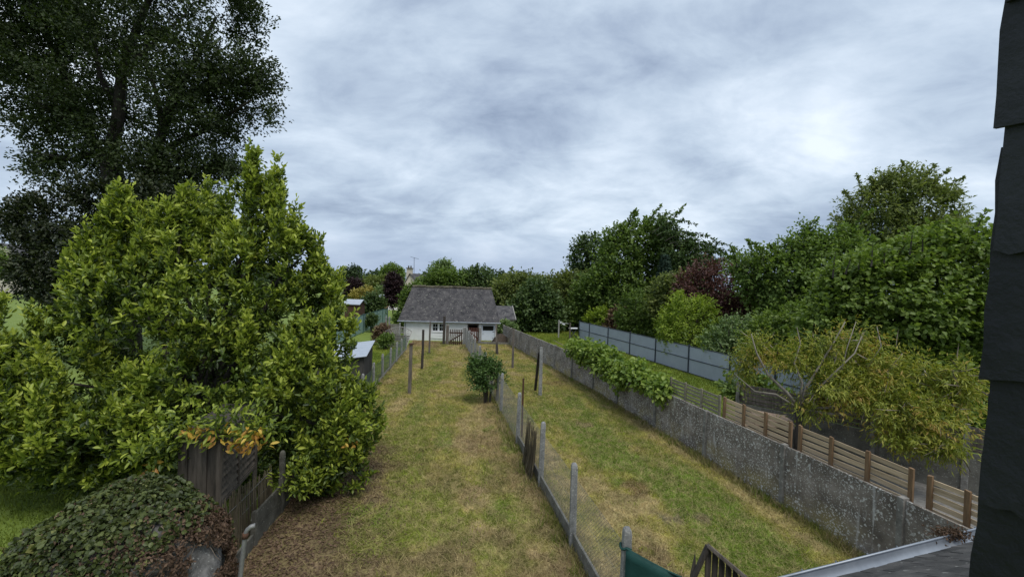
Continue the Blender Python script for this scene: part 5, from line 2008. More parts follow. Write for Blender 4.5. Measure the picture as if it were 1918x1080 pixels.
# pinkish boards and a bench behind the slat fence
bb = P(1440, 770, 14.2)
bs = empty('board_stack', (bb[0], 14.2, 0), 'stack of pinkish boards behind the slat fence under the peach tree', 'boards')
for k in range(7):
    MB().box((bb[0] + rng.uniform(-.25, .3), 14.3 + rng.uniform(-.3, .3), 1.12 + .035 * k), (1.3 - .05 * k, .55 + .06 * k, .025), np.array(Matrix.Rotation(-.25 + rng.uniform(-.35, .35), 3, 'Z') @ Matrix.Rotation(rng.uniform(-.16, .16), 3, 'Y') @ Matrix.Rotation(rng.uniform(-.12, .12), 3, 'X'))).build('board', M['board'], bs)
MB().box((bb[0], 14.3, .53), (1.1, .8, 1.1)).build('crate', M['darkwood'], bs)

# grey yard behind the wall, closed by a low block wall with boards
q = [(Wx(3.0) + .2, 3.0), (17, 3.0), (14.6, 16.0), (Wx(16.0) + .2, 16.0)]
mb = MB().hexa([(x_, y_, -.028) for x_, y_ in q], [(x_, y_, .012) for x_, y_ in q])
tag(mb.build('yard', M['yard'], loc=(10, 9, 0)), 'grey gravelled yard behind the slat fences', None, None, 'structure')
ya_, yb_ = np.array([8.9, 16.6]), np.array([15.6, 9.0])
yd = norm(yb_ - ya_)
yw = empty('yard_wall', (*((ya_ + yb_) / 2), 0), 'low grey panel wall topped by dark boards behind the peach tree', 'wall')
ny2 = 5
for i_ in range(ny2 + 1):
    c_ = ya_ + (yb_ - ya_) * i_ / ny2
    MB().box((*c_, .95), (.13, .13, 2.1), np.array(Matrix.Rotation(math.atan2(yd[1], yd[0]), 3, 'Z'))).build('post', M['wallpost'], yw)
    if i_ < ny2:
        d_ = ya_ + (yb_ - ya_) * (i_ + 1) / ny2
        a3, b3 = c_ + yd * .07, d_ - yd * .07
        for k in range(3):
            MB().beam((*a3, .2 + .405 * k), (*b3, .2 + .405 * k), .05, .4).build('panel', M['plank'], yw)
        for k in range(5):
            MB().beam((*a3, 1.3 + .145 * k), (*b3, 1.3 + .145 * k), .025, .12).build('board', M['oldwood'], yw)

# clothes line posts and small table on the neighbouring lawn
for px, pyb, pyt, lab, m_ in ((1046, 632, 599, 'pale clothes post with a pegged line on the far green lawn', 'trellis'), (1067, 634, 604, 'brown-topped clothes post on the far green lawn', 'oldwood')):
    b = G(px, pyb)
    t = P(px + 1, pyt, b[1])
    e_ = empty('clothes_post', tuple(b), lab, 'post', 'clothes posts on the far lawn')
    MB().tube([b - np.array([0, 0, .1]), (b + t) / 2, t], [.075, .075, .07], 8).build('pole', M[m_], e_)
    if px == 1046:
        e2 = P(1065, 606, b[1] - .2)
        MB().tube([t - np.array([0, 0, .1]), (t + e2) / 2 - np.array([0, 0, .12]), e2], .012, 4).build('line', M['whitep'], e_)
        for f in (.15, .22, .38, .45, .5, .55, .6):
            q = t + (e2 - t) * f - np.array([0, 0, .1 + .1 * math.sin(f * math.pi)])
            MB().box((q[0], q[1], q[2] - .05), (.1, .03, .1)).build('peg', M['whitep'], e_)
c = P(1074, 615, 44.5)
st = empty('folding_table', (c[0], 44.5, 0), 'small pale table with slanted legs beside the metal fence end', 'table')
MB().hexa([(c[0] - .45, 44.2, c[2] - .03), (c[0] + .4, 44.2, c[2] + .02), (c[0] + .4, 44.8, c[2] + .02), (c[0] - .45, 44.8, c[2] - .03)], [(c[0] - .45, 44.2, c[2] + .04), (c[0] + .4, 44.2, c[2] + .09), (c[0] + .4, 44.8, c[2] + .09), (c[0] - .45, 44.8, c[2] + .04)]).build('table_top', M['whitep'], st)
for x0, x1 in ((-.3, .45), (.3, -.35)):
    for y in (44.25, 44.75):
        MB().beam((c[0] + x0, y, c[2] - .02), (c[0] + x1, y, -.02), .04, .04, (0, 1, 0)).build('leg', M['metalpost'], st)

# ------------------------------------------------------------------ vegetation
# the big bay laurel, left
lau = [(330, 620, 190, 150, 0), (510, 570, 100, 150, .5), (235, 570, 95, 130, 0), (115, 740, 140, 95, -.8), (550, 740, 120, 120, -.6), (610, 820, 80, 80, -1), (420, 735, 180, 95, -1.2),
       (480, 410, 50, 75, .5), (500, 370, 30, 40, .5), (232, 430, 30, 50, 0), (245, 490, 50, 60, 0), (335, 460, 42, 60, 0), (400, 440, 28, 60, 1), (560, 500, 40, 70, .5), (595, 570, 40, 75, .4), (610, 650, 50, 80, 0),
       (675, 770, 40, 48, -.5), (60, 670, 65, 55, -1), (20, 790, 110, 90, -2.2), (150, 830, 140, 62, -2.2), (640, 870, 50, 50, -1.2), (560, 860, 60, 60, -1.1), (290, 800, 90, 62, -2), (440, 490, 36, 80, .3),
       (-120, 740, 140, 140, -1.5), (185, 480, 26, 42, 0), (585, 900, 48, 36, -1.3)]
lobes = pxlobes(lau, 12.0, 0.75)
lb = np.array([-8.6, 11.8, 0.0])
t = empty('bay_laurel', tuple(lb), 'large bright green bay laurel overhanging the left fence', 'tree')
tr, lm = trunk_tubes(lb, lobes[:14], .22, .3, 4)
tr.build('trunk', M['bark'], t, smooth=True)
for m_ in lm:
    m_.build('branch', M['bark'], t, smooth=True)
lf = crown(lobes, 6600, 12, .15, .062, up=1.0, depth=.13, twig=.3, spread=.95, flat=.3, rough=.6, tipt=.3, base_t=.38, seed=3, gap=.455, gs=.8, cull=.85)
lf2 = crown(lobes, 1400, 10, .15, .06, up=.5, depth=.3, twig=.45, spread=.8, flat=.5, rough=.3, tipt=.1, base_t=.15, seed=4, cull=.6)  # inner leaves tinted darker, painting the shade inside the crown
# upright leading shoots standing proud of the crown, the newest and palest leaves
r_ = np.random.default_rng(19)
sp_l = []
for l_ in lobes:
    k_ = max(2, int(6 * (l_[1][0] * l_[1][2]) ** .5))
    for _ in range(k_):
        u_ = norm(np.array([r_.normal(), r_.normal() - .55, abs(r_.normal()) * 1.1 + .1]))
        c_ = l_[0] + u_ * np.array(l_[1]) * .97
        h_ = r_.uniform(.28, .7) * (1.25 if u_[2] > .6 else .7)
        sp_l.append((c_ + np.array([0, 0, h_ * .45]), (r_.uniform(.09, .17), r_.uniform(.09, .17), h_)))
for px_, py_, hh_ in ((235, 350, .8), (385, 350, .75), (325, 375, .6), (470, 330, .9), (500, 315, .9), (520, 340, .7), (545, 375, .6), (440, 380, .5), (600, 430, .5), (205, 420, .5), (270, 400, .5), (625, 480, .5), (415, 400, .5), (355, 380, .6)):
    sp_l.append((P(px_, py_ + 70, 12.3), (.15, .15, hh_ * 1.1)))
lf3 = crown(sp_l, 4600, 9, .14, .058, up=1.6, depth=.3, twig=.28, spread=.85, flat=.15, rough=.3, tipt=.25, base_t=.62, seed=6, cull=.3)
lf = tuple(np.concatenate([a_, b_]) for a_, b_ in zip(lf, lf3))
# keep the view of the wooden shelter and the mound clear
def keep(lf):
    p = lf[0]
    c_ = (p - np.array([0, 0, H])) @ RCn
    x_, y_ = 959 + F * c_[:, 0] / -c_[:, 2], 540 - F * c_[:, 1] / -c_[:, 2]
    bad = (p[:, 1] < 10.6) & (p[:, 2] < 2.62) & (p[:, 0] > -7.6) & (p[:, 0] < -5.0)
    bad |= (p[:, 2] < 2.7) & (p[:, 1] < 7.8) & (p[:, 0] > -8.2)
    return split(lf, ~bad)
lf, lf2 = keep(lf), keep(lf2)
d = np.linalg.norm(lf[0] - np.array([0, 0, H]), axis=1) - lf[5] * 2.5
big = np.zeros(len(d), bool)
cand = np.argsort(d)[:6000]
big[rng.choice(cand, 290, replace=False)] = True
leaf_mesh('crown', split(lf, ~big), M['laurel'], t, kind='stuff', six=True, droop=.04)
lfu = crown([(np.array([-6.9, 11.4, 1.2]), (1.2, .8, 1.3)), (np.array([-5.95, 11.9, 1.3]), (.9, .8, 1.35)), (np.array([-8.6, 10.6, 1.3]), (1.3, .8, 1.4)), (np.array([-10.2, 10.3, 1.2]), (1.2, .8, 1.3)), (np.array([-6.4, 10.4, .8]), (.5, .4, .9))], 1500, 10, .15, .06, up=.6, depth=.4, twig=.4, seed=29, base_t=.25, cull=.4)  # added dark-tinted foliage that paints the gap under the crown dark
leaf_mesh('added_dark_foliage', lfu, M['laurel'], t, kind='stuff')
leaf_mesh('inner_crown', lf2, M['laurel'], t, kind='stuff')
leaf_parts(t, lf, np.nonzero(big)[0], M['laurel'], droop=.04)
# amber leaves above the shelter
r_ = np.random.default_rng(15)
am = []
for px, py, n_, sx_, sy_ in ((365, 812, 34, 26, 10), (455, 825, 75, 34, 18), (290, 880, 16, 16, 14), (475, 808, 16, 18, 8), (660, 828, 12, 18, 5)):
    yv = 7.85 if px < 600 else 10.4
    for _ in range(n_):
        am.append(P(px + r_.normal() * sx_ * .7, py + r_.normal() * sy_ * .7, yv + r_.normal() * .12))
am = np.array(am)
m = len(am)
lfa = (am, norm(r_.normal(size=(m, 3)) * .8 + np.array([0, -.3, -.5])), norm(r_.normal(size=(m, 3)) * .6 + np.array([0, -.5, .7])), r_.uniform(.1, .17, m), r_.uniform(.045, .07, m), r_.uniform(0, 1, m))
leaf_parts(t, lfa, range(m), M['amber'])
gl = crown([(P(420, 795, 8.1), (1.3, .35, .3)), (P(650, 800, 10.6), (.5, .4, .4)), (P(560, 900, 9.9), (.55, .45, .35)), (P(300, 840, 7.9), (.5, .3, .25))], 260, 9, .13, .05, up=.4, depth=.3, twig=.4, seed=23, base_t=.5)
leaf_mesh('low_spray', gl, M['laurel'], t, kind='stuff', six=True)

# oak beyond it
oakl = [(130, 110, 170, 115), (300, 60, 150, 105), (400, 150, 105, 100), (430, 235, 75, 70), (250, 215, 140, 105), (70, 215, 80, 60), (330, 320, 100, 55), (180, -90, 230, 110), (430, 50, 70, 75), (480, 150, 38, 45),
        (40, 60, 110, 90), (470, 275, 35, 32), (120, 300, 95, 45), (400, -40, 100, 80), (20, -60, 150, 110), (430, 310, 50, 28), (495, 205, 22, 22)]
ol = pxlobes(oakl, 26.0, .85)
ob = np.array([P(235, 500, 26)[0], 26.0, 0])
t = empty('oak_tree', tuple(ob), 'huge dark oak towering over the laurel at the left', 'tree')
r_o = random.Random(3)
mb = MB()
f1 = P(215, 350, 26)
mb.tube([ob - np.array([0, 0, .2]), ob + np.array([.1, 0, 2.5]), (ob + f1) / 2 + np.array([0, 0, .4]), f1, P(205, 290, 26)], [.95, .75, .66, .6, .5], 12)
mb.build('trunk', M['oakbark'], t, smooth=True)
for base_px, seq, r0 in (((215, 340), [(212, 280), (222, 210), (232, 140), (250, 70), (280, -10), (300, -80)], .42), ((212, 330), [(185, 280), (160, 230), (130, 160), (100, 90), (60, 20), (30, -60)], .36),
                         ((225, 420), [(275, 360), (290, 300), (305, 240), (330, 180), (370, 100), (400, 30)], .42), ((290, 300), [(330, 270), (380, 240), (430, 215), (470, 190)], .22),
                         ((160, 230), [(110, 215), (60, 190), (10, 170)], .2), ((232, 140), [(260, 110), (310, 60), (350, 20)], .2), ((222, 210), [(190, 150), (180, 80), (150, 0)], .2),
                         ((305, 240), [(290, 180), (270, 120), (275, 70)], .18), ((275, 360), [(330, 330), (390, 310), (440, 300)], .18), ((185, 280), [(140, 300), (90, 290), (50, 280)], .18), ((330, 180), [(390, 170), (440, 140), (480, 130)], .17)):
    pp = [P(*base_px, 26)] + [P(x + r_o.uniform(-5, 5), y + r_o.uniform(-5, 5), 26 + .35 * (j + 1) * r_o.uniform(-1, 1)) for j, (x, y) in enumerate(seq)]
    MB().tube(pp, list(np.linspace(r0, r0 * .2, len(pp))), 8).build('branch', M['oakbark'], t, smooth=True)
lfo = crown(ol, 13000, 11, .19, .11, up=.35, depth=.38, twig=1.2, spread=.85, flat=.5, rough=.7, tipt=.12, base_t=.45, seed=9, gap=.445, gs=2.1, cull=.5)
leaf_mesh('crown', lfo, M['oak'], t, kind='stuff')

# dark ivy thicket round the oak foot
ivl = pxlobes([(120, 420, 95, 60), (45, 415, 45, 40), (210, 470, 90, 90), (130, 490, 90, 70), (310, 430, 85, 80), (80, 520, 60, 45), (200, 550, 120, 50), (370, 400, 55, 45), (212, 380, 50, 45), (285, 370, 40, 40), (160, 360, 40, 30)], 24.5, .8)
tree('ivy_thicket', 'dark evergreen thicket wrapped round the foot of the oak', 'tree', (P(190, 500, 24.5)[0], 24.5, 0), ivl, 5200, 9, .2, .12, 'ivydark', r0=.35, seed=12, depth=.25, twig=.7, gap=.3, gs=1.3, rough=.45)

# rose bush on the lawn
rb = G(912, 756)
rl = [(P(905, 695, rb[1]), (.6, .55, .5)), (P(885, 683, rb[1]), (.25, .25, .3)), (P(932, 688, rb[1]), (.3, .25, .25)), (P(936, 712, rb[1]), (.22, .25, .25)), (P(893, 690, rb[1]), (.4, .4, .42)), (P(928, 700, rb[1] + .1), (.42, .4, .45)), (P(905, 715, rb[1] - .1), (.5, .45, .35)), (P(912, 680, rb[1]), (.35, .35, .3))]
rose = empty('rose_bush', tuple(rb), 'dark green rose bush standing against the middle wire fence', 'bush')
for k in range(13):
    a = rng.uniform(0, 6.28)
    e = np.array([math.cos(a), math.sin(a), 0])
    MB().tube([rb + e * rng.uniform(.02, .15), rb + e * .18 + np.array([0, 0, .5]), rb + e * rng.uniform(.25, .5) + np.array([0, 0, 1.25])], [.028, .022, .01], 5).build('stem', M['bark'], rose)
lfr = crown(rl, 560, 9, .1, .068, up=.4, depth=.4, twig=.5, spread=.9, seed=31, gap=.4, gs=.45, rough=.9, cull=.4)
leaf_mesh('foliage', lfr, M['rose'], rose, kind='stuff', six=True)

# broad leaved vine tumbling over the wall
va_, vb_ = wall_at(1250), wall_at(1068)
vl = []
for f, up_, rr_ in ((.03, .08, .5), (.1, -.12, .42), (.17, .1, .42), (.25, .28, .5), (.33, .05, .5), (.36, -.3, .36), (.42, .42, .5), (.5, .3, .5), (.58, .32, .55), (.66, .35, .6), (.74, .38, .6), (.82, .36, .58), (.9, .3, .55), (.97, .22, .45), (.47, .0, .45), (.62, -.02, .4), (.78, .02, .4)):
    p = va_ + (vb_ - va_) * f
    vl.append((np.array([Wx(p[1]) - .02 + (.1 if up_ > .2 else -.1), p[1], 1.6 + up_]), (rr_ * .8, rr_ * 1.1, rr_ * .72)))
kv = empty('wall_vine', (float(Wx(20.5)), 20.5, 0), 'broad leaved green vine tumbling over the concrete wall', 'vine')
for k in range(5):
    y = 17 + 2.2 * k
    MB().tube([(Wx(y) + .22, y, -.1), (Wx(y) + .2, y + .3, .9), (Wx(y + .5) + .1, y + .6, 1.75), (Wx(y + 1.4) - .05, y + 1.4, 1.85), (Wx(y + 2.2), y + 2.2, 1.9)], [.035, .03, .025, .02, .012], 6).build('stem', M['vineroot'], kv, smooth=True)
lfk = crown(vl, 1900, 6, .175, .14, up=.15, depth=.3, twig=.6, spread=1.0, flat=.7, seed=41, gap=.36, gs=.6, rough=.9, cull=.5, hang=.35, zmin=.6)
d = np.linalg.norm(lfk[0] - np.array([0, 0, H]), axis=1) - lfk[0][:, 2] * .8 + lfk[0][:, 0] * .6
big = np.zeros(len(d), bool)
big[rng.choice(np.argsort(d)[:4500], 290, replace=False)] = True
leaf_mesh('foliage', split(lfk, ~big), M['kiwi'], kv, kind='stuff', six=True)
leaf_parts(kv, lfk, np.nonzero(big)[0], M['kiwi'])

# peach tree behind the slat fences
pch = [(1425, 655, 34, 30, 1.2), (1480, 680, 40, 36, .5), (1550, 655, 50, 36, .6), (1620, 690, 65, 45), (1700, 700, 60, 40, -.3), (1560, 725, 70, 40), (1660, 755, 70, 45, -.5), (1740, 790, 65, 50, -1.2), (1790, 740, 40, 45, -1),
       (1600, 640, 40, 32, .5), (1800, 705, 30, 25, -1), (1765, 840, 45, 28, -1.6), (1520, 760, 45, 25, .2), (1400, 690, 30, 35, 1.5), (1680, 820, 50, 25, -1)]
pl = pxlobes(pch, 13.0, .9)
pb_ = np.array([P(1497, 770, 13.3)[0], 13.3, 0])
pt = empty('peach_tree', tuple(pb_), 'spreading yellow-green peach tree with drooping leaves behind the slat fences', 'tree')
fk_ = P(1497, 765, 13.3)
MB().tube([pb_ - np.array([0, 0, .1]), pb_ + np.array([.03, 0, 1]), fk_], [.17, .13, .11], 9).build('trunk', M['bark'], pt, smooth=True)
for seq, r0 in (([(1470, 735), (1440, 700), (1420, 660), (1410, 625)], .06), ([(1510, 730), (1530, 690), (1560, 640), (1580, 605)], .055), ([(1540, 745), (1590, 725), (1650, 720), (1720, 700), (1790, 700)], .06), ([(1560, 765), (1620, 745), (1660, 700), (1690, 660)], .055),
                 ([(1560, 775), (1640, 770), (1720, 800), (1790, 830)], .06), ([(1500, 720), (1490, 680), (1500, 640), (1490, 610)], .045), ([(1560, 700), (1600, 660), (1620, 620)], .04), ([(1600, 760), (1680, 790), (1700, 830), (1650, 835)], .04), ([(1450, 740), (1410, 735), (1380, 700)], .035),
                 ([(1620, 690), (1650, 650), (1640, 615)], .03), ([(1580, 690), (1585, 650), (1600, 600)], .03)):
    y0_ = 13.2
    pp = [fk_] + [P(x + rng.uniform(-5, 5), y + rng.uniform(-4, 4), y0_ - .0018 * (x - 1500) * (1 if x > 1500 else 2) + rng.uniform(-.2, .2)) for x, y in seq]
    MB().tube(pp, list(np.linspace(r0, r0 * .25, len(pp))), 6).build('branch', M['palebark'], pt, smooth=True)
lfp = crown(pl, 1900, 12, .15, .034, up=.2, depth=.38, twig=.6, spread=.8, flat=.6, tipt=.12, base_t=.42, seed=51, gap=.43, gs=.75, rough=.5, cull=.5, hang=.55)
reddish = fbm(lfp[0] * .9 + 4, 77) > .6
lfp[5][reddish] += .32
leaf_mesh('crown', lfp, M['peach'], pt, kind='stuff')
r_ = np.random.default_rng(55)
m = 350
li = r_.integers(0, len(pl), m)
tp_ = np.array([pl[i][0] + r_.normal(size=3) * np.array(pl[i][1]) * .45 for i in li])
lft = (tp_, norm(r_.normal(size=(m, 3)) + np.array([0, 0, .4])), norm(r_.normal(size=(m, 3))), r_.uniform(.3, .7, m), np.full(m, .012), r_.uniform(0, 1, m))
leaf_mesh('twigs', lft, M['twig'], pt, kind='stuff', fold=.5)

# low leafy plants between the wall and the sheet fence
tree('leafy_shrub', 'low pale leafy shrub between slat fence and sheet metal fence', 'shrub', (P(1420, 720, 17)[0], 17.0, 0), pxlobes([(1400, 735, 40, 18), (1440, 745, 40, 20), (1375, 722, 25, 14), (1420, 720, 20, 20)], 17.0), 220, 9, .15, .11, 'green', r0=.04, seed=61, gap=.2, gs=.5, six=True)

# ---- right hand background trees
def T(name, label, cat, Y, spec, n, L, leaf, base_px=None, k=8, group='background trees', W=None, bark='bark', r0=.2, squash=.9, **kw):
    lobes = pxlobes(spec, Y, squash)
    bp = base_px if base_px is not None else spec[0][0]
    b = (P(bp, 560, Y)[0], Y, 0)
    return tree(name, label, cat, b, lobes, n, k, L, W or L * .6, leaf, bark, r0, group=group, **kw)


hz, lfh = T('hazel_tree', 'broad leaved bright green hazel tree behind the peach tree', 'tree', 17.5, [(1680, 565, 130, 95), (1800, 545, 110, 110), (1600, 600, 80, 70), (1720, 490, 85, 45), (1790, 460, 70, 40), (1550, 620, 50, 48), (1640, 520, 75, 40), (1700, 680, 130, 60), (1850, 640, 100, 90), (1590, 530, 40, 35), (1560, 660, 70, 40), (1760, 760, 120, 60), (1600, 720, 70, 50)],
                6800, .18, 'hazel', k=8, W=.145, seed=71, depth=.28, twig=.7, spread=1.0, flat=.9, gap=.25, gs=.9, rough=.4, six=True, hang=.25, r0=.14, limbs=6)
TP, _ = T('pale_tree', 'tall loose olive-green tree rising above the hazel', 'tree', 42, [(1690, 385, 75, 55), (1625, 405, 50, 45), (1740, 405, 48, 50), (1680, 440, 95, 32), (1700, 345, 45, 30), (1785, 425, 28, 18, 1), (1590, 420, 28, 30), (1760, 370, 30, 25), (1660, 345, 30, 22), (1800, 440, 18, 12)], 2600, .36, 'olive', base_px=1685, k=9, W=.15, seed=72, depth=.35, twig=1.3, gap=.36, gs=2.2, rough=.55, hang=.3, r0=.3)
TC, _ = T('cherry_tree', 'dark green cherry tree with arching shoots left of the hazel', 'tree', 30, [(1450, 520, 70, 50), (1500, 480, 50, 38), (1560, 500, 50, 60), (1420, 490, 30, 18), (1480, 570, 70, 50), (1540, 455, 24, 16), (1385, 500, 22, 10), (1515, 432, 14, 14), (1590, 470, 30, 35), (1520, 600, 60, 45)], 2300, .27, 'green', k=9, W=.17, seed=73, depth=.3, twig=1.2, gap=.33, gs=1.4, rough=.6, hang=.2)
T('purple_shrub', 'purple-brown leaved shrub behind the sheet metal fence', 'shrub', 34, [(1350, 540, 60, 45), (1320, 508, 26, 26), (1395, 560, 45, 48), (1300, 540, 32, 38), (1350, 600, 70, 40), (1375, 520, 34, 26)], 2200, .2, 'purple', k=9, W=.12, seed=74, depth=.3, twig=.8, gap=.3, gs=1.1, rough=.5)
T('lime_shrub', 'yellow-green rounded shrub right behind the sheet metal fence', 'shrub', 31, [(1290, 595, 48, 38), (1265, 610, 34, 32), (1315, 590, 26, 28), (1285, 565, 28, 18), (1330, 580, 14, 10), (1290, 640, 52, 40)], 1100, .2, 'lime', k=9, W=.1, seed=75, depth=.25, twig=.8, gap=.3, gs=.9, rough=.5, hang=.2)
T('pale_shrub', 'silvery pale green shrub over the metal fence', 'shrub', 27, [(1365, 620, 32, 26), (1340, 640, 26, 26), (1390, 610, 22, 18), (1370, 660, 45, 35)], 560, .18, 'pale', seed=76, depth=.3, gap=.28, gs=.8, rough=.5)
T('green_shrub', 'fresh green shrub between the pale shrub and the hazel', 'shrub', 24, [(1450, 615, 48, 30), (1490, 600, 36, 34), (1420, 630, 30, 26), (1470, 660, 70, 40)], 760, .2, 'hazel', seed=77, depth=.3, gap=.3, gs=.8, rough=.5, W=.14)
TG, _ = T('tall_green_tree', 'tall fresh green tree at the centre of the right-hand trees', 'tree', 50, [(1190, 460, 50, 40), (1222, 440, 34, 26), (1165, 500, 48, 48), (1225, 500, 55, 50), (1140, 540, 45, 45), (1190, 550, 70, 60), (1150, 450, 22, 22)], 2700, .38, 'green', k=8, W=.26, seed=78, depth=.3, twig=1.4, gap=.34, gs=2, rough=.5, r0=.3)
TW, _ = T('windswept_tree', 'windswept tree with long arching shoots right of the tall green tree', 'tree', 47, [(1270, 490, 35, 38), (1300, 480, 26, 14), (1245, 425, 16, 18), (1290, 455, 18, 8), (1322, 468, 12, 6), (1262, 445, 22, 14), (1300, 500, 30, 26), (1335, 490, 14, 8), (1275, 540, 45, 45)], 1500, .34, 'darkgreen', k=9, W=.2, seed=79, depth=.3, twig=1.5, gap=.3, gs=1.5, rough=.6, up=.2)
T('dark_tree', 'dark holm oak at the left end of the right-hand trees', 'tree', 58, [(1103, 475, 30, 34), (1085, 495, 18, 28), (1115, 500, 28, 34), (1100, 560, 40, 60)], 1500, .38, 'darkgreen', W=.26, seed=80, depth=.3, twig=1.3, gap=.34, gs=1.8, rough=.5)
def tree_shoots(t, pxs, Y, dirs, length, nleaf, L, leaf, seed, **kw):
    shoots(t, [P(x, y, Y + rng.uniform(-1.5, .5)) for x, y in pxs], dirs, length, nleaf, L, L * .55, leaf, seed, r=.035, **kw)


tree_shoots(TW, [(1222 + 8 * k, 436 + 5 * k) for k in range(13)], 46, [(1, -.1, .62)] * 13, 5.4, 75, .36, 'darkgreen', 1, sag=.55, hang=.25)
tree_shoots(TG, [(1150 + 10 * k, 455 - (k % 4) * 6) for k in range(10)], 49, [(.35, -.1, 1)] * 10, 4.4, 80, .36, 'green', 2, sag=.25)
tree_shoots(TC, [(1380 + 17 * k, 500 - 4 * k + (k % 3) * 8) for k in range(13)], 30, [((-.4 if k < 6 else .4), -.1, .9) for k in range(13)], 3.4, 75, .24, 'green', 3, sag=.4, hang=.2)
tree_shoots(TP, [(1600 + 17 * k, 385 - 30 * math.sin(math.pi * k / 11)) for k in range(12)], 42, [((k - 5.5) * .12, -.1, .8) for k in range(12)], 3.2, 80, .3, 'olive', 4, sag=.35, hang=.3)
tree_shoots(hz, [(1560 + 24 * k, 520 - 7 * k) for k in range(12)], 16.8, [(-.2, -.2, 1)] * 12, 1.0, 30, .18, 'hazel', 5, sag=.2)

# spruce
sb = P(1243, 560, 44)
spr = empty('spruce_tree', (sb[0], 44.0, 0), 'blue-green spruce in the middle of the right-hand trees', 'tree', 'background trees')
MB().tube([(sb[0], 44, -.1), (sb[0], 44, 8.6)], [.2, .03], 8).build('trunk', M['bark'], spr)
r_ = np.random.default_rng(81)
m = 9000
f = r_.uniform(0, 1, m) ** .7
an = r_.uniform(0, 6.283, m)
zz = 9.0 - 7.5 * f
tier = 1 - .28 * ((zz * 1.6) % 1)
rad = (.15 + 2.0 * f) * tier * r_.uniform(.35, 1, m) ** .5
pp = np.stack([sb[0] + rad * np.cos(an), 44 + rad * np.sin(an), zz], 1)
lfs = (pp, norm(np.stack([np.cos(an), np.sin(an), -.25 + r_.normal(size=m) * .2], 1)), norm(np.stack([r_.normal(size=m) * .3, r_.normal(size=m) * .3, np.ones(m)], 1)), r_.uniform(.25, .45, m), np.full(m, .1), r_.uniform(0, 1, m))
leaf_mesh('crown', lfs, M['spruce'], spr, kind='stuff')

sh = [('corner_shrub', 'light green shrub below the lean-to roof, behind the wall', 42.5, [(945, 612, 12, 10), (955, 618, 14, 12), (940, 625, 12, 10)], 300, 'pale'),
      ('yellow_shrub', 'small yellow-green shrub at the far end of the metal fence', 47, [(1125, 592, 22, 17), (1110, 600, 14, 14), (1125, 620, 28, 20)], 420, 'lime'),
      ('brown_shrub', 'rust-brown shrub behind the far metal fence', 46, [(1152, 598, 13, 18), (1160, 585, 10, 12), (1150, 620, 20, 18)], 420, 'brown'),
      ('fence_shrub', 'dense green shrub leaning over the metal fence', 42, [(1190, 580, 32, 40), (1215, 590, 30, 35), (1175, 600, 22, 30), (1200, 625, 45, 35)], 950, 'green'),
      ('olive_shrub', 'olive-brown shrub left of the purple shrub', 38, [(1255, 545, 34, 32), (1280, 530, 26, 22), (1240, 570, 30, 28)], 800, 'olive')]
for nm, lab, Y, spec, n, m_ in sh:
    T(nm, lab, 'shrub', Y, spec, n, .28, m_, W=.17, seed=len(lab), depth=.3, gap=.28, gs=1.2, rough=.5, group='shrubs behind the metal fence')

# ---- trees behind the outbuilding, left to right
mid = [('orchard_tree', 'rounded green tree behind the left end of the outbuilding roof', 56, [(820, 530, 34, 22), (845, 525, 28, 18), (800, 545, 24, 18), (830, 570, 60, 40)], 'green'),
       ('orchard_tree', 'dark green tree directly behind the outbuilding ridge', 58, [(893, 522, 32, 20), (870, 530, 22, 16), (915, 535, 24, 20), (890, 570, 50, 45)], 'darkgreen'),
       ('orchard_tree', 'broad olive tree behind the lean-to roof', 54, [(960, 545, 36, 30), (985, 540, 32, 28), (940, 555, 24, 26), (965, 595, 50, 38)], 'olive'),
       ('orchard_tree', 'dark rounded tree right of the lean-to', 50, [(1005, 570, 38, 42), (980, 590, 30, 36), (1020, 590, 36, 36), (1000, 620, 40, 24)], 'darkgreen'),
       ('orchard_tree', 'olive-green tree behind the clothes posts', 56, [(1045, 545, 36, 32), (1075, 540, 30, 34), (1060, 580, 42, 40), (1030, 570, 30, 40)], 'olive'),
       ('orchard_tree', 'tall pale tree poking up behind the orchard trees', 75, [(830, 502, 15, 13), (838, 512, 14, 16), (820, 515, 14, 14), (830, 540, 22, 30)], 'pale'),
       ('orchard_tree', 'green tree between tall green tree and orchard', 52, [(1105, 560, 34, 40), (1090, 590, 30, 34), (1120, 580, 28, 40)], 'green'),
       ('orchard_tree', 'pale green distant tree above the lean-to', 80, [(970, 525, 24, 12), (940, 530, 24, 14), (1000, 528, 22, 12), (970, 550, 60, 25)], 'far')]
for j, (nm, lab, Y, spec, m_) in enumerate(mid):
    T(nm, lab, 'tree', Y, spec, 1500, .36, m_, W=.24, seed=90 + j, depth=.3, twig=1.2, gap=.3, gs=1.7, rough=.5, group='orchard trees behind the outbuilding')

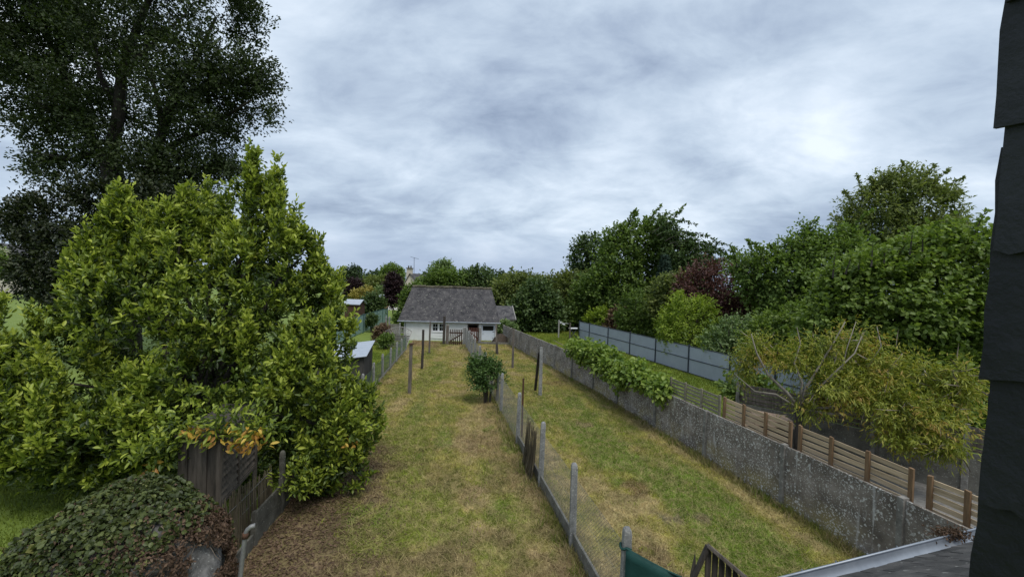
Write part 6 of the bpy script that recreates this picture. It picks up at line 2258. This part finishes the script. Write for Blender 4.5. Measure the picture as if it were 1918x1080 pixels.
# ---- left background
lft_ = [('copper_tree', 'narrow dark copper-leaved tree left of the outbuilding', 'tree', 57, [(737, 535, 13, 18), (738, 555, 15, 18), (736, 522, 9, 8), (742, 545, 12, 20)], 1100, .3, 'copper'),
        ('green_tree', 'green shrub tree at the left gable of the outbuilding', 'tree', 45, [(768, 560, 16, 20), (760, 585, 16, 16), (775, 545, 14, 14), (757, 600, 18, 14)], 800, .26, 'green'),
        ('golden_shrub', 'golden-yellow shrub behind the blue-roofed hut', 'shrub', 60, [(686, 548, 14, 8), (670, 553, 12, 7), (680, 560, 22, 9)], 500, .3, 'golden'),
        ('dark_shrub', 'dark green shrub between the two small huts', 'shrub', 53, [(697, 565, 20, 14), (708, 575, 14, 14), (690, 578, 16, 12)], 600, .28, 'darkgreen'),
        ('round_tree', 'round green tree standing against the sky left of the chimney', 'tree', 120, [(734, 510, 17, 13), (728, 516, 12, 12), (742, 516, 14, 12), (736, 528, 18, 16)], 800, .6, 'green'),
        ('purple_tree', 'purple-leaved tree left of the golden shrub', 'tree', 72, [(661, 540, 11, 16), (668, 535, 8, 10), (658, 552, 12, 12)], 500, .36, 'copper'),
        ('hedge_tree', 'olive tree behind the golden shrub', 'tree', 90, [(700, 532, 22, 10), (720, 530, 14, 10), (690, 540, 18, 12)], 700, .5, 'olive'),
        ('pale_shrub', 'small round pale shrub over the terracotta hut', 'shrub', 66, [(713, 545, 8, 6), (710, 550, 8, 6)], 260, .3, 'pale'),
        ('far_tree', 'dark far tree on the left skyline', 'tree', 150, [(665, 508, 7, 8), (648, 512, 8, 8), (656, 520, 14, 10)], 500, .7, 'far'),
        ('dry_shrub', 'orange-brown dried shrub beside the trellis panel', 'shrub', 35.5, [(714, 622, 11, 10), (722, 615, 8, 8), (708, 632, 9, 9)], 420, .16, 'brown'),
        ('low_bush', 'low dark green bush in front of the trellis panel', 'shrub', 33.5, [(725, 636, 10, 8), (717, 640, 8, 7)], 300, .16, 'green'),
        ('left_tree', 'green tree at the far left edge, left of the dark thicket', 'tree', 70, [(5, 500, 30, 22), (-30, 490, 40, 35), (30, 505, 22, 15)], 900, .4, 'green'),
        ('fence_bush', 'dark bush by the green sheet fence', 'shrub', 44, [(697, 598, 7, 8), (692, 603, 6, 6)], 260, .2, 'darkgreen')]
for j, (nm, lab, cat, Y, spec, n, L_, m_) in enumerate(lft_):
    T(nm, lab, cat, Y, spec, n, L_, m_, seed=120 + j, depth=.32, gap=.26, gs=max(.6, L_ * 4), rough=.5, twig=L_ * 3, r0=.09, group='far garden trees and shrubs')

# far woodland band along the horizon
r_ = np.random.default_rng(200)
wl = []
for k in range(130):
    Y = r_.uniform(170, 420)
    X = r_.uniform(-1.3, 1.35) * Y
    hgt = r_.uniform(6, 10) * (.8 + Y / 900)
    wl.append((np.array([X, Y, hgt * .45]), (hgt * r_.uniform(.7, 1.3), hgt * .7, hgt * .6)))
lfw = crown(wl, 16000, 5, 1.5, 1.0, depth=.25, twig=3, gap=.2, gs=6, rough=.5, seed=201, cull=.3, zmin=.3)
o = leaf_mesh('far_woodland', lfw, M['far'])
tag(o, 'far-off belt of dark trees along the horizon', 'woodland', None, 'stuff')
